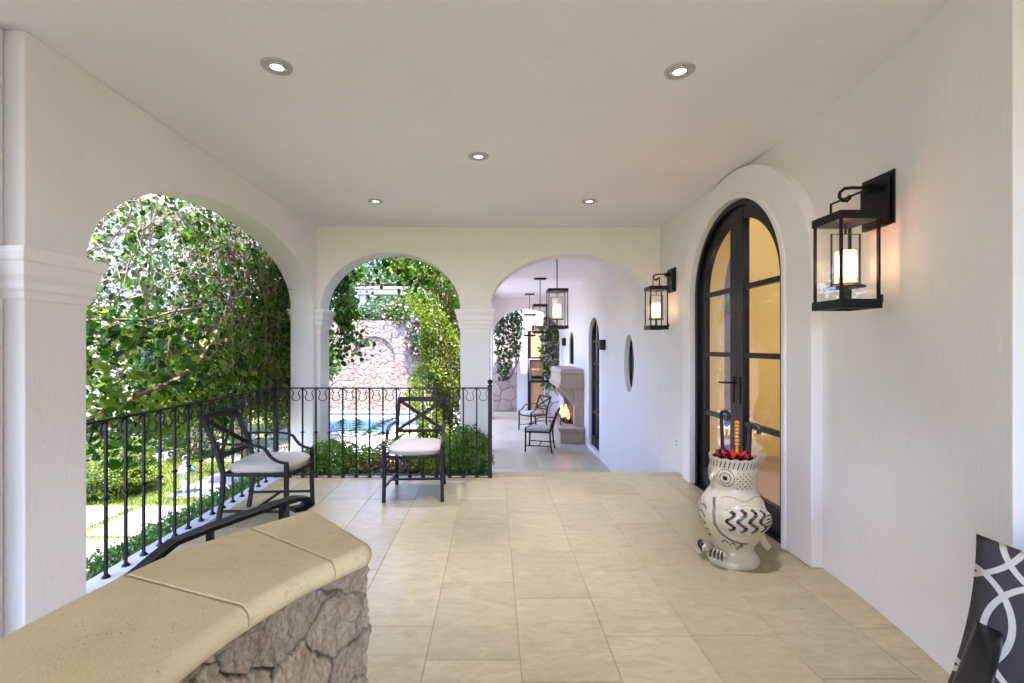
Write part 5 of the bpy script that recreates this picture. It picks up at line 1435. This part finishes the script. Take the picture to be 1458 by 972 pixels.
# trees
def tree(label, x, y, h, cr_, n, size, mat, group='trees beyond the garden walls', trunk_r=.14, cz=None):
    t = thing('tree', (x, y, LOW), label, 'tree', group)
    m = MB(); tr = [Vector((0, 0, 0))]+[Vector((rng.normal()*.12, rng.normal()*.12, h*k/5)) for k in range(1, 6)]
    m.tube(tr, [trunk_r*(1-.14*k) for k in range(6)], 9); ends = []
    for k in range(9):
        b0 = tr[2+k % 4]; a = k*2.4+rng.random(); d = Vector((math.cos(a), math.sin(a), .7))
        w_ = walk(b0, d, 6, cr_[0]*.16, .16); m.tube(w_, [trunk_r*.38*(1-.15*i) for i in range(7)], 6); ends += w_[3:]
    m.build('trunk', M['bark'], t)
    P = []
    cz_ = h*.78 if cz is None else cz
    for k in range(26):
        d = rng.normal(size=3); d /= np.linalg.norm(d); c_ = np.array([0, 0, cz_])+d*np.array(cr_)*(.35+.6*rng.random())
        P.append(ell_points(n//26, c_, np.array(cr_)*(.22+.14*rng.random()), .2))
    for q in ends: P.append(ell_points(n//120, np.array(q), np.array(cr_)*.14, .1))
    P = np.concatenate(P); leaf_cloud('crown', P, size*(.6+.7*rng.random(len(P))), mat, t, droop=.3)
    return t
tree('tall dark tree behind the stone garden wall, left of the pergola beam', -7.2, 19.5, 5.6, (2.3, 1.8, 2.2), 5200, .17, M['leaf_mid'])
tree('broad tree behind the stone garden wall under the pergola beam', -4.2, 21.5, 4.6, (2.4, 1.8, 1.7), 5200, .18, M['leaf_far'])
tree('green tree behind the stone garden wall, nearest the gallery', -1.2, 20.5, 5.4, (2.3, 1.8, 2.4), 5200, .17, M['leaf_far'])
tree('large far tree rising above the other trees beyond the wall', -3.5, 27, 8.5, (5.5, 3, 3.6), 7000, .26, M['leaf_far'], trunk_r=.25)
tree('bushy mid green garden tree between the vine screen and the house', -5.2, 9.6, 2.4, (1.0, 1.1, 1.05), 6000, .07, M['leaf_mid'], trunk_r=.07)
tree('garden tree behind the middle of the vine screen', -4.0, 7.5, 2.6, (.95, .9, 1.05), 5200, .06, M['leaf_small'], trunk_r=.06, cz=1.95)
tree('leafy garden tree behind the vine screen near the pool', -4.6, 10.6, 3.0, (1.15, 1.0, 1.35), 4600, .09, M['leaf_mid'], trunk_r=.08)
# ivy in the far gallery arch
def ivy(name, label, n, x0, x1, y, z0, z1, taper, size):
    t = thing(name, ((x0+x1)/2, y, z1), label, 'ivy')
    P = np.stack([x0+(x1-x0)*rng.random(n), y+.22*(rng.random(n)-.6), z1-(z1-z0)*rng.random(n)**1.3], 1)
    mid = (x0+x1)/2; f = (z1-P[:, 2])/(z1-z0); keep = np.abs(P[:, 0]-mid)/(x1-x0)*2 < 1.05-taper*f+.25*np.sin(P[:, 0]*9); P = P[keep]
    leaf_cloud('foliage', local(P, t), size*(.6+.8*rng.random(len(P))), M['leaf_dark'], t, nrm=(0, -.8, .3), droop=1)
    m = MB()
    for k in range(8): m.tube(walk((x0+(x1-x0)*(.2+.6*rng.random())-t.location.x, 0, -.05), (0.1*rng.normal(), 0, -1), 8, (z1-z0)/10, .12), .006, 4)
    m.build('stem', M['stem'], t)
ivy('hanging_ivy', 'dark ivy hanging in the left of the gallery arch over the far stone wall', 1900, -.05, .92, 14.75, .35, 2.75, .75, .10)
ivy('pillar_ivy', 'dark ivy draped over the pale stone pillar', 900, 1.45, 2.15, 14.42, .15, 2.35, .35, .10)
# planting in front of the arches
G3 = 'low plants behind the iron railing'
for nm, lab, c_, r_, n, s_, mt in (
    ('fern', 'feathery green fern behind the left end of the railing', (-1.95, 5.48, .04), (.36, .28, .24), 2600, .05, 'leaf_mid2'),
    ('shrub', 'small bright green shrub behind the railing, left of the russet plant', (-1.50, 5.5, .0), (.28, .26, .20), 1500, .05, 'leaf_lime'),
    ('shrub', 'low russet leaved plant behind the railing', (-1.22, 5.36, -.02), (.40, .18, .15), 1500, .05, 'leaf_russet'),
    ('shrub', 'bright lime green shrub behind the railing under the armchair', (-.80, 5.5, .0), (.32, .24, .20), 1800, .05, 'leaf_lime'),
    ('shrub', 'lush green bush against the white pillar behind the railing', (-.32, 5.48, .14), (.30, .24, .32), 2600, .05, 'leaf_mid2')):
    clump(nm, lab, 'plant', c_, r_, n, s_, M[mt], .25, G3, width=.55)
def frond_plant(label, c_, nf, L, seed):
    t = thing('split_leaf_plant', c_, label, 'plant'); m = MB(); r_ = np.random.default_rng(seed)
    for k in range(nf):
        a = 2*math.pi*k/nf+r_.random()*.7; el = .55+.6*r_.random(); d = Vector((math.cos(a)*math.cos(el), math.sin(a)*math.cos(el), math.sin(el)))
        p = Vector((0, 0, 0)); path = [p.copy()]
        for i in range(14):
            d = (d+Vector((0, 0, -.075))).normalized(); p = p+d*L/14; path.append(p.copy())
        m.tube(path, [.008*(1-.06*i) for i in range(15)], 5)
        f = m
        for i in range(5, 15):
            q = path[i]; dd = (path[min(i+1, 14)]-path[i-1]).normalized(); s_ = dd.cross(Vector((0, 0, 1))).normalized()
            ln = L*.26*math.sin(math.pi*(i-3)/13)
            for sg in (-1, 1):
                tip = q+s_*sg*ln+dd*ln*.55-Vector((0, 0, ln*.25)); mid = q.lerp(tip, .5)+Vector((0, 0, ln*.06)); w_ = dd*ln*.12
                m.add([q, mid-w_, tip, mid+w_], [(0, 1, 2, 3)], 1, True)
    m.build('frond', [M['stem'], M['leaf_mid2']], t)
frond_plant('split leaf plant with long arching fronds in front of the pool', (-1.75, 6.25, -.35), 11, .95, 3)
frond_plant('smaller split leaf plant left of the pool view', (-2.05, 6.6, -.1), 8, .85, 5)
